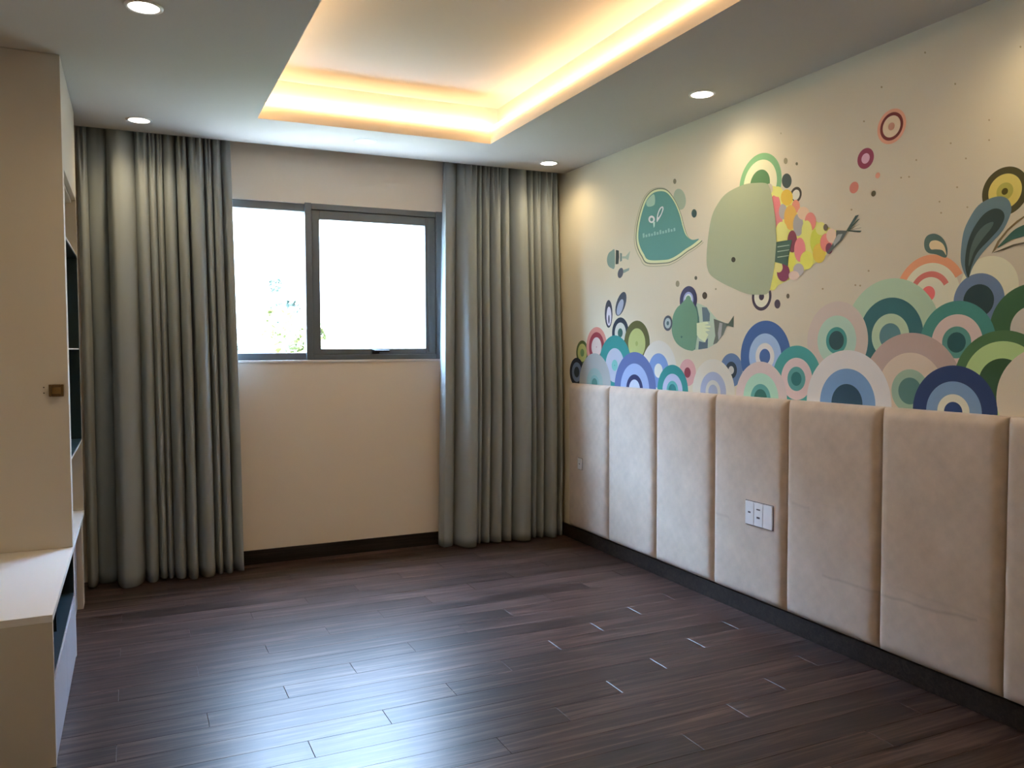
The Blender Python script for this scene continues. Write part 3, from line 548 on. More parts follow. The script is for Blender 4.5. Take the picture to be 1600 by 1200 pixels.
    ('bubble_print', 'teal speech bubble', [('poly', (0.436, 0.538, 0.391), [(1.5453, 2.1897), (1.547, 2.1711), (1.543, 2.1547), (1.5338, 2.1421), (1.5202, 2.1345), (1.5035, 2.1327), (1.4853, 2.137), (1.4673, 2.1468), (1.4513, 2.1614), (1.439, 2.1794), (1.4316, 2.1988), (1.4299, 2.2178), (1.4341, 2.2345), (1.4437, 2.2472), (1.4576, 2.2545), (1.4746, 2.2559), (1.4929, 2.2513), (1.5107, 2.2411), (1.5263, 2.2265), (1.5382, 2.2087)], 0), ('poly', (0.541, 0.528, 0.354), [(1.0257, 2.0082), (1.0307, 2.0858), (1.068, 2.1823), (1.1259, 2.262), (1.2033, 2.2984), (1.2936, 2.2969), (1.3716, 2.269), (1.4477, 2.1974), (1.5038, 2.1113), (1.5408, 2.0239), (1.5772, 1.9648), (1.6389, 1.9305), (1.7072, 1.9278), (1.6392, 1.8982), (1.5691, 1.8787), (1.4971, 1.8532), (1.4228, 1.8352), (1.3463, 1.831), (1.1548, 1.8486), (1.0911, 1.8992), (1.0478, 1.9516)], 1), ('poly', (0.786, 0.743, 0.521), [(1.034, 2.0096), (1.0389, 2.0854), (1.0752, 2.1796), (1.1317, 2.2576), (1.2073, 2.2933), (1.2955, 2.2918), (1.3718, 2.2646), (1.4463, 2.1946), (1.5012, 2.1104), (1.5375, 2.0249), (1.5731, 1.967), (1.6336, 1.9333), (1.7006, 1.9306), (1.6339, 1.9017), (1.5652, 1.8827), (1.4946, 1.8577), (1.422, 1.8403), (1.3471, 1.8362), (1.16, 1.8536), (1.0978, 1.903), (1.0555, 1.9542)], 1), ('poly', (0.184, 0.224, 0.141), [(1.046, 2.0147), (1.0507, 2.0886), (1.0861, 2.1806), (1.1412, 2.2566), (1.2148, 2.2915), (1.3009, 2.2901), (1.3754, 2.2635), (1.4482, 2.1952), (1.5018, 2.1128), (1.5373, 2.0292), (1.5721, 1.9726), (1.6312, 1.9395), (1.6968, 1.9368), (1.6315, 1.9087), (1.5644, 1.8901), (1.4954, 1.8658), (1.4244, 1.8489), (1.3512, 1.8451), (1.1687, 1.8623), (1.1082, 1.9107), (1.067, 1.9607)], 1), ('poly', (0.826, 0.883, 0.553), [(1.0555, 2.0161), (1.0601, 2.0879), (1.0944, 2.1773), (1.1478, 2.2512), (1.2193, 2.2852), (1.3029, 2.2839), (1.3753, 2.2581), (1.4462, 2.1917), (1.4984, 2.1116), (1.533, 2.0301), (1.5669, 1.975), (1.6245, 1.9428), (1.6885, 1.9401), (1.6248, 1.9127), (1.5593, 1.8948), (1.4921, 1.8712), (1.423, 1.8547), (1.3518, 1.8511), (1.1745, 1.868), (1.1158, 1.9151), (1.0758, 1.9637)], 1), ('poly', (0.124, 0.342, 0.297), [(1.075, 2.0216), (1.0793, 2.0884), (1.1111, 2.1717), (1.1607, 2.2407), (1.2273, 2.2725), (1.3053, 2.2715), (1.373, 2.2476), (1.4393, 2.1855), (1.4883, 2.1105), (1.5207, 2.0342), (1.5526, 1.9826), (1.6068, 1.9523), (1.6671, 1.9497), (1.6071, 1.9241), (1.5455, 1.9074), (1.4824, 1.8855), (1.4176, 1.8703), (1.351, 1.8671), (1.1857, 1.8834), (1.131, 1.9274), (1.0939, 1.9727)], 1), ('poly', (0.465, 0.689, 0.525), [(1.1608, 2.2356), (1.2361, 2.266), (1.2453, 2.2043), (1.1745, 2.2029)], 1), ('poly', (0.92, 0.92, 0.92), [(1.2486, 2.116), (1.247, 2.1094), (1.2424, 2.1039), (1.235, 2.1001), (1.2257, 2.0982), (1.2153, 2.0986), (1.2049, 2.1011), (1.1954, 2.1056), (1.1879, 2.1116), (1.183, 2.1185), (1.1813, 2.1256), (1.1829, 2.1323), (1.1877, 2.1379), (1.1952, 2.1417), (1.2046, 2.1435), (1.215, 2.143), (1.2254, 2.1404), (1.2348, 2.1359), (1.2422, 2.1299), (1.2469, 2.1231)], 0), ('poly', (0.124, 0.342, 0.299), [(1.2311, 2.1175), (1.2303, 2.1142), (1.2281, 2.1114), (1.2246, 2.1095), (1.2202, 2.1085), (1.2153, 2.1087), (1.2103, 2.1099), (1.2059, 2.1121), (1.2023, 2.1151), (1.2, 2.1185), (1.1992, 2.1221), (1.1999, 2.1254), (1.2022, 2.1282), (1.2057, 2.1301), (1.2102, 2.1311), (1.2151, 2.1309), (1.22, 2.1297), (1.2245, 2.1274), (1.228, 2.1245), (1.2303, 2.1211)], 0), ('poly', (0.673, 0.885, 0.773), [(1.2285, 2.1038), (1.2505, 2.1007), (1.2463, 2.0737), (1.2376, 2.0673)], 0), ('poly', (0.92, 0.92, 0.92), [(1.2679, 2.0983), (1.272, 2.1377), (1.2975, 2.1736), (1.3273, 2.1799), (1.3359, 2.1628), (1.315, 2.1313), (1.2852, 2.1058)], 2), ('poly', (0.124, 0.343, 0.301), [(1.2807, 2.1214), (1.2908, 2.1498), (1.3147, 2.171), (1.3249, 2.1669), (1.3106, 2.1394)], 2), ('poly', (0.359, 0.618, 0.555), [(1.1211, 2.0479), (1.1394, 2.0497), (1.1441, 2.0234), (1.1249, 2.0207)], 0), ('poly', (0.359, 0.618, 0.556), [(1.1513, 2.0364), (1.1693, 2.0382), (1.1739, 2.0233), (1.155, 2.0206)], 0), ('poly', (0.359, 0.618, 0.557), [(1.181, 2.0392), (1.1989, 2.041), (1.2034, 2.0232), (1.1847, 2.0205)], 0), ('poly', (0.359, 0.618, 0.558), [(1.2105, 2.035), (1.2281, 2.0368), (1.2326, 2.0231), (1.2141, 2.0204)], 0), ('poly', (0.359, 0.619, 0.559), [(1.2395, 2.0429), (1.257, 2.0446), (1.2615, 2.023), (1.2432, 2.0203)], 0), ('poly', (0.359, 0.619, 0.561), [(1.2684, 2.0367), (1.2857, 2.0384), (1.2901, 2.0229), (1.272, 2.0202)], 0), ('poly', (0.359, 0.619, 0.562), [(1.2968, 2.0445), (1.3139, 2.0462), (1.3184, 2.0228), (1.3005, 2.0201)], 0), ('poly', (0.358, 0.619, 0.563), [(1.3251, 2.0353), (1.342, 2.0371), (1.3464, 2.0227), (1.3286, 2.02)], 0), ('poly', (0.358, 0.62, 0.564), [(1.353, 2.0371), (1.3697, 2.0388), (1.3741, 2.0226), (1.3565, 2.0199)], 0), ('poly', (0.358, 0.62, 0.565), [(1.3805, 2.0428), (1.3971, 2.0445), (1.4014, 2.0225), (1.3841, 2.0198)], 0), ('poly', (0.358, 0.62, 0.566), [(1.4079, 2.0348), (1.4243, 2.0365), (1.4286, 2.0224), (1.4114, 2.0197)], 0), ('poly', (0.358, 0.62, 0.567), [(1.4349, 2.0385), (1.4512, 2.0402), (1.4554, 2.0223), (1.4384, 2.0196)], 0)]),
    ('fish_print', 'green striped fish', [('poly', (0.538, 0.675, 0.511), [(1.637, 1.6034), (1.6821, 1.5941), (1.7374, 1.574), (1.7701, 1.5485), (1.8238, 1.5055), (1.9018, 1.4812), (1.902, 1.4661), (1.8769, 1.423), (1.8253, 1.3796), (1.7507, 1.3525), (1.6623, 1.3438), (1.6169, 1.342)], 0), ('poly', (0.059, 0.173, 0.133), [(1.637, 1.5998), (1.6542, 1.5779), (1.6717, 1.521), (1.6748, 1.4929), (1.6397, 1.3455), (1.6169, 1.342)], 0), ('poly', (0.124, 0.189, 0.215), [(1.6961, 1.5759), (1.7374, 1.5723), (1.7649, 1.5384), (1.7626, 1.4972), (1.7053, 1.4972), (1.7004, 1.5409)], 0), ('poly', (0.099, 0.157, 0.197), [(1.673, 1.3912), (1.7176, 1.3838), (1.7501, 1.4078), (1.748, 1.3525), (1.6679, 1.3448)], 0), ('poly', (0.137, 0.165, 0.134), [(1.7973, 1.5098), (1.8239, 1.5021), (1.9018, 1.4812), (1.902, 1.4661), (1.8769, 1.423), (1.8253, 1.3796), (1.7936, 1.3713), (1.8117, 1.4173)], 0), ('poly', (0.448, 0.465, 0.459), [(1.845, 1.4879), (1.8684, 1.4838), (1.8589, 1.4166), (1.8383, 1.3931), (1.8326, 1.4339)], 0), ('poly', (0.077, 0.115, 0.074), [(1.8967, 1.483), (1.917, 1.4807), (1.9591, 1.5208), (1.9574, 1.4598), (1.9172, 1.4691), (1.8969, 1.4662)], 0), ('ring', (0.043, 0.045, 0.118), 1.5752, 1.6207, 0.0464, 0.0785, 0, 360), ('ring', (0.422, 0.493, 0.792), 1.5752, 1.6207, 0.0357, 0.0464, 0, 360), ('ring', (0.782, 0.889, 0.92), 1.5752, 1.6207, 0.025, 0.0357, 0, 360), ('ring', (0.159, 0.332, 0.195), 1.5752, 1.6207, 0.0, 0.025, 0, 360), ('poly', (0.167, 0.344, 0.213), [(1.556, 1.629), (1.5909, 1.6271), (1.6257, 1.5969), (1.6545, 1.5498), (1.6608, 1.4898), (1.6559, 1.416), (1.634, 1.3455), (1.588, 1.3402), (1.5292, 1.3527), (1.4689, 1.3821), (1.4318, 1.4265), (1.4221, 1.4783), (1.4339, 1.5368), (1.4671, 1.5793), (1.509, 1.6027)], 1), ('poly', (0.821, 0.92, 0.61), [(1.6523, 1.4901), (1.6831, 1.4927), (1.7437, 1.4961), (1.7574, 1.4836), (1.7165, 1.4778), (1.771, 1.4729), (1.7711, 1.4643), (1.7222, 1.4637), (1.7713, 1.4488), (1.7279, 1.4428), (1.7553, 1.425), (1.7392, 1.4079), (1.7286, 1.3838), (1.6785, 1.4052), (1.6558, 1.4231)], 0), ('poly', (0.043, 0.142, 0.118), [(1.525, 1.4161), (1.5247, 1.4141), (1.5235, 1.4123), (1.5217, 1.4108), (1.5193, 1.4099), (1.5168, 1.4097), (1.5142, 1.41), (1.5119, 1.411), (1.51, 1.4124), (1.5088, 1.4143), (1.5084, 1.4163), (1.5087, 1.4183), (1.5099, 1.4201), (1.5118, 1.4215), (1.5141, 1.4224), (1.5167, 1.4227), (1.5192, 1.4223), (1.5216, 1.4214), (1.5234, 1.4199), (1.5246, 1.4181)], 0)]),
    ('ring_print', 'slate ring on fish nose', [('ring', (0.078, 0.102, 0.144), 1.3845, 1.4978, 0.0303, 0.0445, 0, 360), ('ring', (0.539, 0.654, 0.668), 1.3845, 1.4978, 0.0125, 0.0303, 0, 360), ('ring', (0.078, 0.156, 0.176), 1.3845, 1.4978, 0.0, 0.0125, 0, 360)]),
    ('fish_print', 'tiny grey fish', [('poly', (0.259, 0.378, 0.326), [(0.8011, 1.9826), (0.8016, 1.8721), (0.7549, 1.8742), (0.7194, 1.8961), (0.7073, 1.9347), (0.727, 1.97), (0.7623, 1.9828)], 1), ('poly', (0.043, 0.06, 0.051), [(0.8165, 1.983), (0.8508, 1.9752), (0.8548, 1.9342), (0.8474, 1.8903), (0.813, 1.8915)], 0), ('poly', (0.22, 0.306, 0.261), [(0.866, 1.9594), (0.8886, 1.953), (0.8888, 1.9066), (0.8663, 1.9027)], 0), ('poly', (0.452, 0.55, 0.429), [(0.8924, 1.9344), (0.9295, 1.9306), (0.9841, 1.9587), (0.9626, 1.9034), (0.9296, 1.9166), (0.8925, 1.9203)], 0)]),
    ('fish_print', 'tiny dark fish', [('poly', (0.112, 0.127, 0.154), [(0.9027, 1.8252), (0.8973, 1.8159), (0.8894, 1.808), (0.8798, 1.8024), (0.8694, 1.7995), (0.8591, 1.7999), (0.8501, 1.8033), (0.8432, 1.8094), (0.8392, 1.8178), (0.8383, 1.8275), (0.8407, 1.8375), (0.8462, 1.847), (0.8542, 1.8548), (0.8639, 1.8604), (0.8744, 1.8631), (0.8845, 1.8627), (0.8934, 1.8592), (0.9002, 1.853), (0.9042, 1.8448), (0.905, 1.8352)], 0), ('poly', (0.279, 0.378, 0.328), [(0.9003, 1.8471), (0.9738, 1.8546), (0.9703, 1.839), (0.9078, 1.8263)], 0)]),
    ('leaf_print', 'slim navy petal', [('poly', (0.051, 0.056, 0.083), [(0.7771, 1.5753), (0.775, 1.5475), (0.7684, 1.5226), (0.7581, 1.5029), (0.7449, 1.4903), (0.7303, 1.4862), (0.7155, 1.491), (0.7021, 1.5044), (0.6914, 1.5249), (0.6845, 1.5506), (0.682, 1.579), (0.6843, 1.6072), (0.6911, 1.6324), (0.7016, 1.6521), (0.7149, 1.6643), (0.7297, 1.668), (0.7443, 1.6627), (0.7575, 1.6492), (0.768, 1.6287), (0.7748, 1.6033)], 0), ('poly', (0.75, 0.722, 0.788), [(0.7639, 1.5613), (0.7625, 1.5422), (0.7584, 1.5249), (0.7518, 1.5114), (0.7435, 1.5027), (0.7342, 1.4999), (0.7249, 1.5032), (0.7164, 1.5123), (0.7097, 1.5264), (0.7053, 1.5441), (0.7037, 1.5635), (0.7052, 1.5829), (0.7094, 1.6002), (0.7161, 1.6138), (0.7245, 1.6223), (0.7338, 1.6249), (0.7431, 1.6214), (0.7514, 1.6122), (0.7581, 1.5981), (0.7624, 1.5806)], 0), ('poly', (0.139, 0.14, 0.185), [(0.7451, 1.5412), (0.7446, 1.5322), (0.7431, 1.5242), (0.7406, 1.5178), (0.7376, 1.5137), (0.7342, 1.5124), (0.7307, 1.5139), (0.7276, 1.5182), (0.7251, 1.5247), (0.7235, 1.5329), (0.723, 1.542), (0.7235, 1.551), (0.725, 1.5591), (0.7275, 1.5654), (0.7305, 1.5695), (0.734, 1.5708), (0.7374, 1.5692), (0.7405, 1.5649), (0.7429, 1.5584), (0.7445, 1.5502)], 0)]),
    ('leaf_print', 'tilted navy petal', [('poly', (0.059, 0.079, 0.113), [(0.929, 1.6246), (0.9143, 1.6023), (0.8958, 1.5831), (0.8755, 1.5689), (0.8551, 1.5611), (0.8368, 1.5605), (0.8224, 1.5673), (0.8134, 1.5809), (0.8107, 1.5998), (0.8146, 1.6223), (0.8246, 1.6459), (0.8398, 1.6684), (0.8586, 1.6875), (0.8791, 1.7013), (0.8992, 1.7086), (0.9171, 1.7087), (0.931, 1.7016), (0.9397, 1.6882), (0.9423, 1.6697), (0.9386, 1.6478)], 0), ('poly', (0.425, 0.489, 0.612), [(0.9001, 1.6081), (0.8904, 1.5931), (0.8784, 1.5802), (0.8654, 1.5705), (0.8526, 1.5652), (0.8413, 1.5646), (0.8327, 1.569), (0.8275, 1.5779), (0.8264, 1.5903), (0.8293, 1.6052), (0.8362, 1.6209), (0.8461, 1.636), (0.8582, 1.6488), (0.8712, 1.6583), (0.8839, 1.6634), (0.895, 1.6638), (0.9035, 1.6593), (0.9086, 1.6505), (0.9097, 1.6382), (0.9068, 1.6236)], 0)]),
    ('speck_print', '', [('poly', (0.518, 0.425, 0.249), [(2.7786, 2.308), (2.7784, 2.3069), (2.7777, 2.3059), (2.7766, 2.3053), (2.7752, 2.3051), (2.7736, 2.3053), (2.7721, 2.3059), (2.7707, 2.3068), (2.7695, 2.3079), (2.7688, 2.3092), (2.7685, 2.3105), (2.7688, 2.3117), (2.7695, 2.3127), (2.7705, 2.3133), (2.7719, 2.3135), (2.7735, 2.3133), (2.7751, 2.3127), (2.7765, 2.3118), (2.7776, 2.3106), (2.7783, 2.3093)], 0)]),
    ('speck_print', '', [('poly', (0.525, 0.436, 0.26), [(3.0373, 2.0927), (3.0372, 2.0916), (3.0366, 2.0906), (3.0356, 2.09), (3.0344, 2.0897), (3.033, 2.0898), (3.0317, 2.0903), (3.0304, 2.0911), (3.0295, 2.0921), (3.0288, 2.0933), (3.0286, 2.0945), (3.0288, 2.0956), (3.0294, 2.0966), (3.0303, 2.0972), (3.0315, 2.0975), (3.0329, 2.0974), (3.0342, 2.0969), (3.0355, 2.0961), (3.0365, 2.0951), (3.0371, 2.0939)], 0)]),
    ('speck_print', '', [('poly', (0.523, 0.433, 0.257), [(2.9681, 2.037), (2.9679, 2.0358), (2.9673, 2.0349), (2.9663, 2.0342), (2.965, 2.0339), (2.9636, 2.034), (2.9622, 2.0344), (2.9609, 2.0352), (2.9599, 2.0363), (2.9592, 2.0374), (2.959, 2.0387), (2.9592, 2.0398), (2.9598, 2.0408), (2.9608, 2.0414), (2.962, 2.0417), (2.9635, 2.0417), (2.9649, 2.0412), (2.9662, 2.0404), (2.9672, 2.0394), (2.9678, 2.0382)], 0)]),
    ('speck_print', '', [('poly', (0.524, 0.435, 0.258), [(3.0056, 2.0331), (3.0054, 2.0319), (3.0048, 2.031), (3.0038, 2.0303), (3.0026, 2.03), (3.0012, 2.0301), (2.9998, 2.0305), (2.9986, 2.0313), (2.9975, 2.0323), (2.9969, 2.0335), (2.9966, 2.0347), (2.9968, 2.0359), (2.9975, 2.0368), (2.9984, 2.0375), (2.9997, 2.0378), (3.001, 2.0377), (3.0024, 2.0373), (3.0037, 2.0365), (3.0047, 2.0355), (3.0053, 2.0343)], 0)]),
    ('speck_print', '', [('poly', (0.531, 0.443, 0.265), [(3.1863, 2.1246), (3.1861, 2.1235), (3.1856, 2.1227), (3.1847, 2.1221), (3.1836, 2.1218), (3.1824, 2.1219), (3.1811, 2.1224), (3.18, 2.1231), (3.1791, 2.1241), (3.1785, 2.1253), (3.1783, 2.1264), (3.1784, 2.1275), (3.179, 2.1284), (3.1799, 2.129), (3.181, 2.1292), (3.1822, 2.1291), (3.1835, 2.1287), (3.1846, 2.1279), (3.1855, 2.1269), (3.1861, 2.1258)], 0)]),
    ('speck_print', '', [('poly', (0.538, 0.451, 0.272), [(3.338, 2.1731), (3.3379, 2.1721), (3.3374, 2.1713), (3.3366, 2.1707), (3.3356, 2.1705), (3.3345, 2.1706), (3.3333, 2.1711), (3.3323, 2.1718), (3.3314, 2.1728), (3.3309, 2.1739), (3.3307, 2.175), (3.3308, 2.176), (3.3313, 2.1768), (3.3321, 2.1774), (3.3332, 2.1776), (3.3343, 2.1775), (3.3354, 2.177), (3.3365, 2.1763), (3.3373, 2.1753), (3.3378, 2.1742)], 0)]),
    ('speck_print', '', [('poly', (0.538, 0.451, 0.272), [(3.3397, 2.1014), (3.3396, 2.1004), (3.3391, 2.0996), (3.3383, 2.099), (3.3373, 2.0987), (3.3361, 2.0988), (3.335, 2.0992), (3.334, 2.1), (3.3331, 2.1009), (3.3326, 2.102), (3.3324, 2.1031), (3.3325, 2.1041), (3.333, 2.105), (3.3338, 2.1055), (3.3348, 2.1058), (3.336, 2.1057), (3.3371, 2.1053), (3.3381, 2.1046), (3.339, 2.1036), (3.3395, 2.1025)], 0)]),
    ('speck_print', '', [('poly', (0.534, 0.446, 0.268), [(3.2501, 2.0544), (3.2499, 2.0534), (3.2494, 2.0525), (3.2486, 2.0519), (3.2475, 2.0516), (3.2463, 2.0517), (3.2451, 2.0521), (3.244, 2.0529), (3.2431, 2.0538), (3.2426, 2.0549), (3.2423, 2.0561), (3.2425, 2.0571), (3.243, 2.058), (3.2439, 2.0586), (3.2449, 2.0589), (3.2461, 2.0588), (3.2474, 2.0584), (3.2484, 2.0576), (3.2493, 2.0567), (3.2499, 2.0556)], 0)]),
    ('speck_print', '', [('poly', (0.533, 0.445, 0.266), [(3.2166, 1.9545), (3.2164, 1.9534), (3.2159, 1.9525), (3.215, 1.9519), (3.2139, 1.9515), (3.2127, 1.9516), (3.2115, 1.952), (3.2104, 1.9527), (3.2095, 1.9536), (3.2089, 1.9547), (3.2087, 1.9559), (3.2088, 1.957), (3.2094, 1.9579), (3.2102, 1.9585), (3.2113, 1.9588), (3.2126, 1.9588), (3.2138, 1.9584), (3.2149, 1.9577), (3.2158, 1.9567), (3.2164, 1.9556)], 0)]),
    ('speck_print', '', [('poly', (0.529, 0.441, 0.263), [(3.1436, 1.9127), (3.1435, 1.9116), (3.1429, 1.9107), (3.142, 1.91), (3.1409, 1.9097), (3.1396, 1.9097), (3.1383, 1.9101), (3.1371, 1.9108), (3.1362, 1.9118), (3.1356, 1.9129), (3.1354, 1.914), (3.1355, 1.9151), (3.1361, 1.9161), (3.137, 1.9167), (3.1381, 1.9171), (3.1394, 1.917), (3.1407, 1.9166), (3.1419, 1.9159), (3.1428, 1.915), (3.1434, 1.9139)], 0)]),
    ('speck_print', '', [('poly', (0.53, 0.441, 0.264), [(3.1515, 1.8689), (3.1513, 1.8678), (3.1507, 1.8668), (3.1498, 1.8662), (3.1487, 1.8658), (3.1474, 1.8658), (3.1461, 1.8662), (3.145, 1.8669), (3.144, 1.8678), (3.1434, 1.869), (3.1432, 1.8701), (3.1434, 1.8712), (3.1439, 1.8722), (3.1448, 1.8728), (3.146, 1.8732), (3.1473, 1.8732), (3.1485, 1.8728), (3.1497, 1.8721), (3.1506, 1.8711), (3.1512, 1.87)], 0)]),
    ('speck_print', '', [('poly', (0.519, 0.426, 0.25), [(2.8148, 1.6765), (2.8146, 1.6753), (2.8139, 1.6742), (2.8129, 1.6734), (2.8115, 1.673), (2.8099, 1.6729), (2.8084, 1.6732), (2.807, 1.6739), (2.8059, 1.6749), (2.8051, 1.6761), (2.8049, 1.6774), (2.8051, 1.6786), (2.8058, 1.6797), (2.8069, 1.6805), (2.8083, 1.6809), (2.8098, 1.681), (2.8113, 1.6807), (2.8127, 1.68), (2.8138, 1.679), (2.8146, 1.6778)], 0)]),
    ('speck_print', '', [('poly', (0.517, 0.422, 0.246), [(2.7192, 1.9474), (2.719, 1.9461), (2.7183, 1.9451), (2.7172, 1.9444), (2.7157, 1.944), (2.7141, 1.9441), (2.7125, 1.9445), (2.711, 1.9453), (2.7099, 1.9464), (2.7091, 1.9477), (2.7088, 1.949), (2.709, 1.9502), (2.7098, 1.9512), (2.7109, 1.952), (2.7124, 1.9523), (2.714, 1.9523), (2.7156, 1.9518), (2.717, 1.951), (2.7182, 1.9499), (2.719, 1.9487)], 0)]),
    ('speck_print', '', [('poly', (0.534, 0.447, 0.268), [(3.2607, 1.8731), (3.2605, 1.872), (3.26, 1.8711), (3.2591, 1.8705), (3.2581, 1.8702), (3.2569, 1.8702), (3.2557, 1.8705), (3.2546, 1.8712), (3.2537, 1.8721), (3.2531, 1.8732), (3.2529, 1.8743), (3.2531, 1.8754), (3.2536, 1.8763), (3.2545, 1.8769), (3.2555, 1.8773), (3.2567, 1.8773), (3.2579, 1.8769), (3.259, 1.8762), (3.2599, 1.8753), (3.2604, 1.8742)], 0)]),
    ('speck_print', '', [('poly', (0.519, 0.426, 0.25), [(2.8148, 1.6772), (2.8146, 1.676), (2.8139, 1.6749), (2.8128, 1.6741), (2.8115, 1.6737), (2.8099, 1.6736), (2.8084, 1.6739), (2.807, 1.6746), (2.8059, 1.6756), (2.8051, 1.6768), (2.8049, 1.6781), (2.8051, 1.6793), (2.8058, 1.6804), (2.8069, 1.6811), (2.8082, 1.6816), (2.8098, 1.6817), (2.8113, 1.6813), (2.8127, 1.6806), (2.8138, 1.6796), (2.8146, 1.6785)], 0)]),
    ('speck_print', '', [('poly', (0.514, 0.416, 0.239), [(2.5629, 1.6181), (2.5627, 1.6168), (2.5619, 1.6157), (2.5606, 1.6148), (2.5591, 1.6143), (2.5573, 1.6142), (2.5556, 1.6145), (2.554, 1.6152), (2.5527, 1.6163), (2.5519, 1.6175), (2.5516, 1.6189), (2.5518, 1.6202), (2.5526, 1.6213), (2.5539, 1.6222), (2.5554, 1.6227), (2.5572, 1.6228), (2.5589, 1.6225), (2.5605, 1.6218), (2.5618, 1.6207), (2.5626, 1.6195)], 0)]),
    ('speck_print', '', [('poly', (0.517, 0.423, 0.247), [(2.7469, 1.6216), (2.7467, 1.6203), (2.7459, 1.6192), (2.7448, 1.6184), (2.7434, 1.6179), (2.7418, 1.6178), (2.7402, 1.6181), (2.7387, 1.6188), (2.7376, 1.6198), (2.7368, 1.621), (2.7366, 1.6223), (2.7368, 1.6236), (2.7375, 1.6246), (2.7386, 1.6255), (2.7401, 1.626), (2.7416, 1.626), (2.7432, 1.6257), (2.7447, 1.625), (2.7458, 1.6241), (2.7466, 1.6229)], 0)]),
    ('speck_print', '', [('poly', (0.518, 0.424, 0.248), [(2.7725, 1.6177), (2.7723, 1.6165), (2.7716, 1.6154), (2.7705, 1.6146), (2.7691, 1.6141), (2.7675, 1.614), (2.7659, 1.6143), (2.7645, 1.615), (2.7633, 1.616), (2.7626, 1.6171), (2.7623, 1.6184), (2.7625, 1.6197), (2.7632, 1.6208), (2.7643, 1.6216), (2.7658, 1.6221), (2.7673, 1.6222), (2.7689, 1.6218), (2.7703, 1.6212), (2.7715, 1.6202), (2.7722, 1.619)], 0)]),
    ('speck_print', '', [('poly', (0.467, 0.396, 0.218), [(3.0679, 2.5002), (3.0677, 2.4989), (3.0671, 2.498), (3.0663, 2.4973), (3.0652, 2.4971), (3.0639, 2.4973), (3.0627, 2.4979), (3.0616, 2.4988), (3.0607, 2.5001), (3.0601, 2.5014), (3.0598, 2.5028), (3.06, 2.504), (3.0606, 2.505), (3.0614, 2.5056), (3.0625, 2.5059), (3.0638, 2.5057), (3.065, 2.5051), (3.0661, 2.5041), (3.067, 2.5029), (3.0676, 2.5015)], 0)]),
    ('speck_print', '', [('poly', (0.471, 0.401, 0.222), [(3.1998, 2.3418), (3.1996, 2.3406), (3.1991, 2.3396), (3.1983, 2.3389), (3.1973, 2.3387), (3.1961, 2.3388), (3.195, 2.3393), (3.1939, 2.3402), (3.1931, 2.3413), (3.1925, 2.3426), (3.1923, 2.3439), (3.1925, 2.3451), (3.193, 2.3461), (3.1938, 2.3468), (3.1948, 2.347), (3.1959, 2.3469), (3.1971, 2.3464), (3.1982, 2.3455), (3.199, 2.3443), (3.1995, 2.3431)], 0)]),
    ('speck_print', '', [('poly', (0.461, 0.387, 0.211), [(2.8654, 2.4256), (2.8652, 2.4243), (2.8646, 2.4233), (2.8636, 2.4226), (2.8624, 2.4223), (2.861, 2.4225), (2.8596, 2.4231), (2.8584, 2.4241), (2.8574, 2.4253), (2.8567, 2.4267), (2.8565, 2.4282), (2.8566, 2.4295), (2.8573, 2.4306), (2.8582, 2.4313), (2.8595, 2.4315), (2.8609, 2.4313), (2.8622, 2.4307), (2.8635, 2.4297), (2.8645, 2.4285), (2.8652, 2.4271)], 0)]),
    ('speck_print', '', [('poly', (0.482, 0.413, 0.231), [(3.4474, 2.3972), (3.4472, 2.3961), (3.4468, 2.3952), (3.4461, 2.3946), (3.4453, 2.3943), (3.4443, 2.3945), (3.4433, 2.395), (3.4424, 2.3958), (3.4416, 2.3969), (3.4412, 2.3981), (3.441, 2.3993), (3.4411, 2.4004), (3.4415, 2.4013), (3.4422, 2.4019), (3.4431, 2.4021), (3.4441, 2.402), (3.4451, 2.4015), (3.446, 2.4006), (3.4467, 2.3996), (3.4472, 2.3984)], 0)]),
]
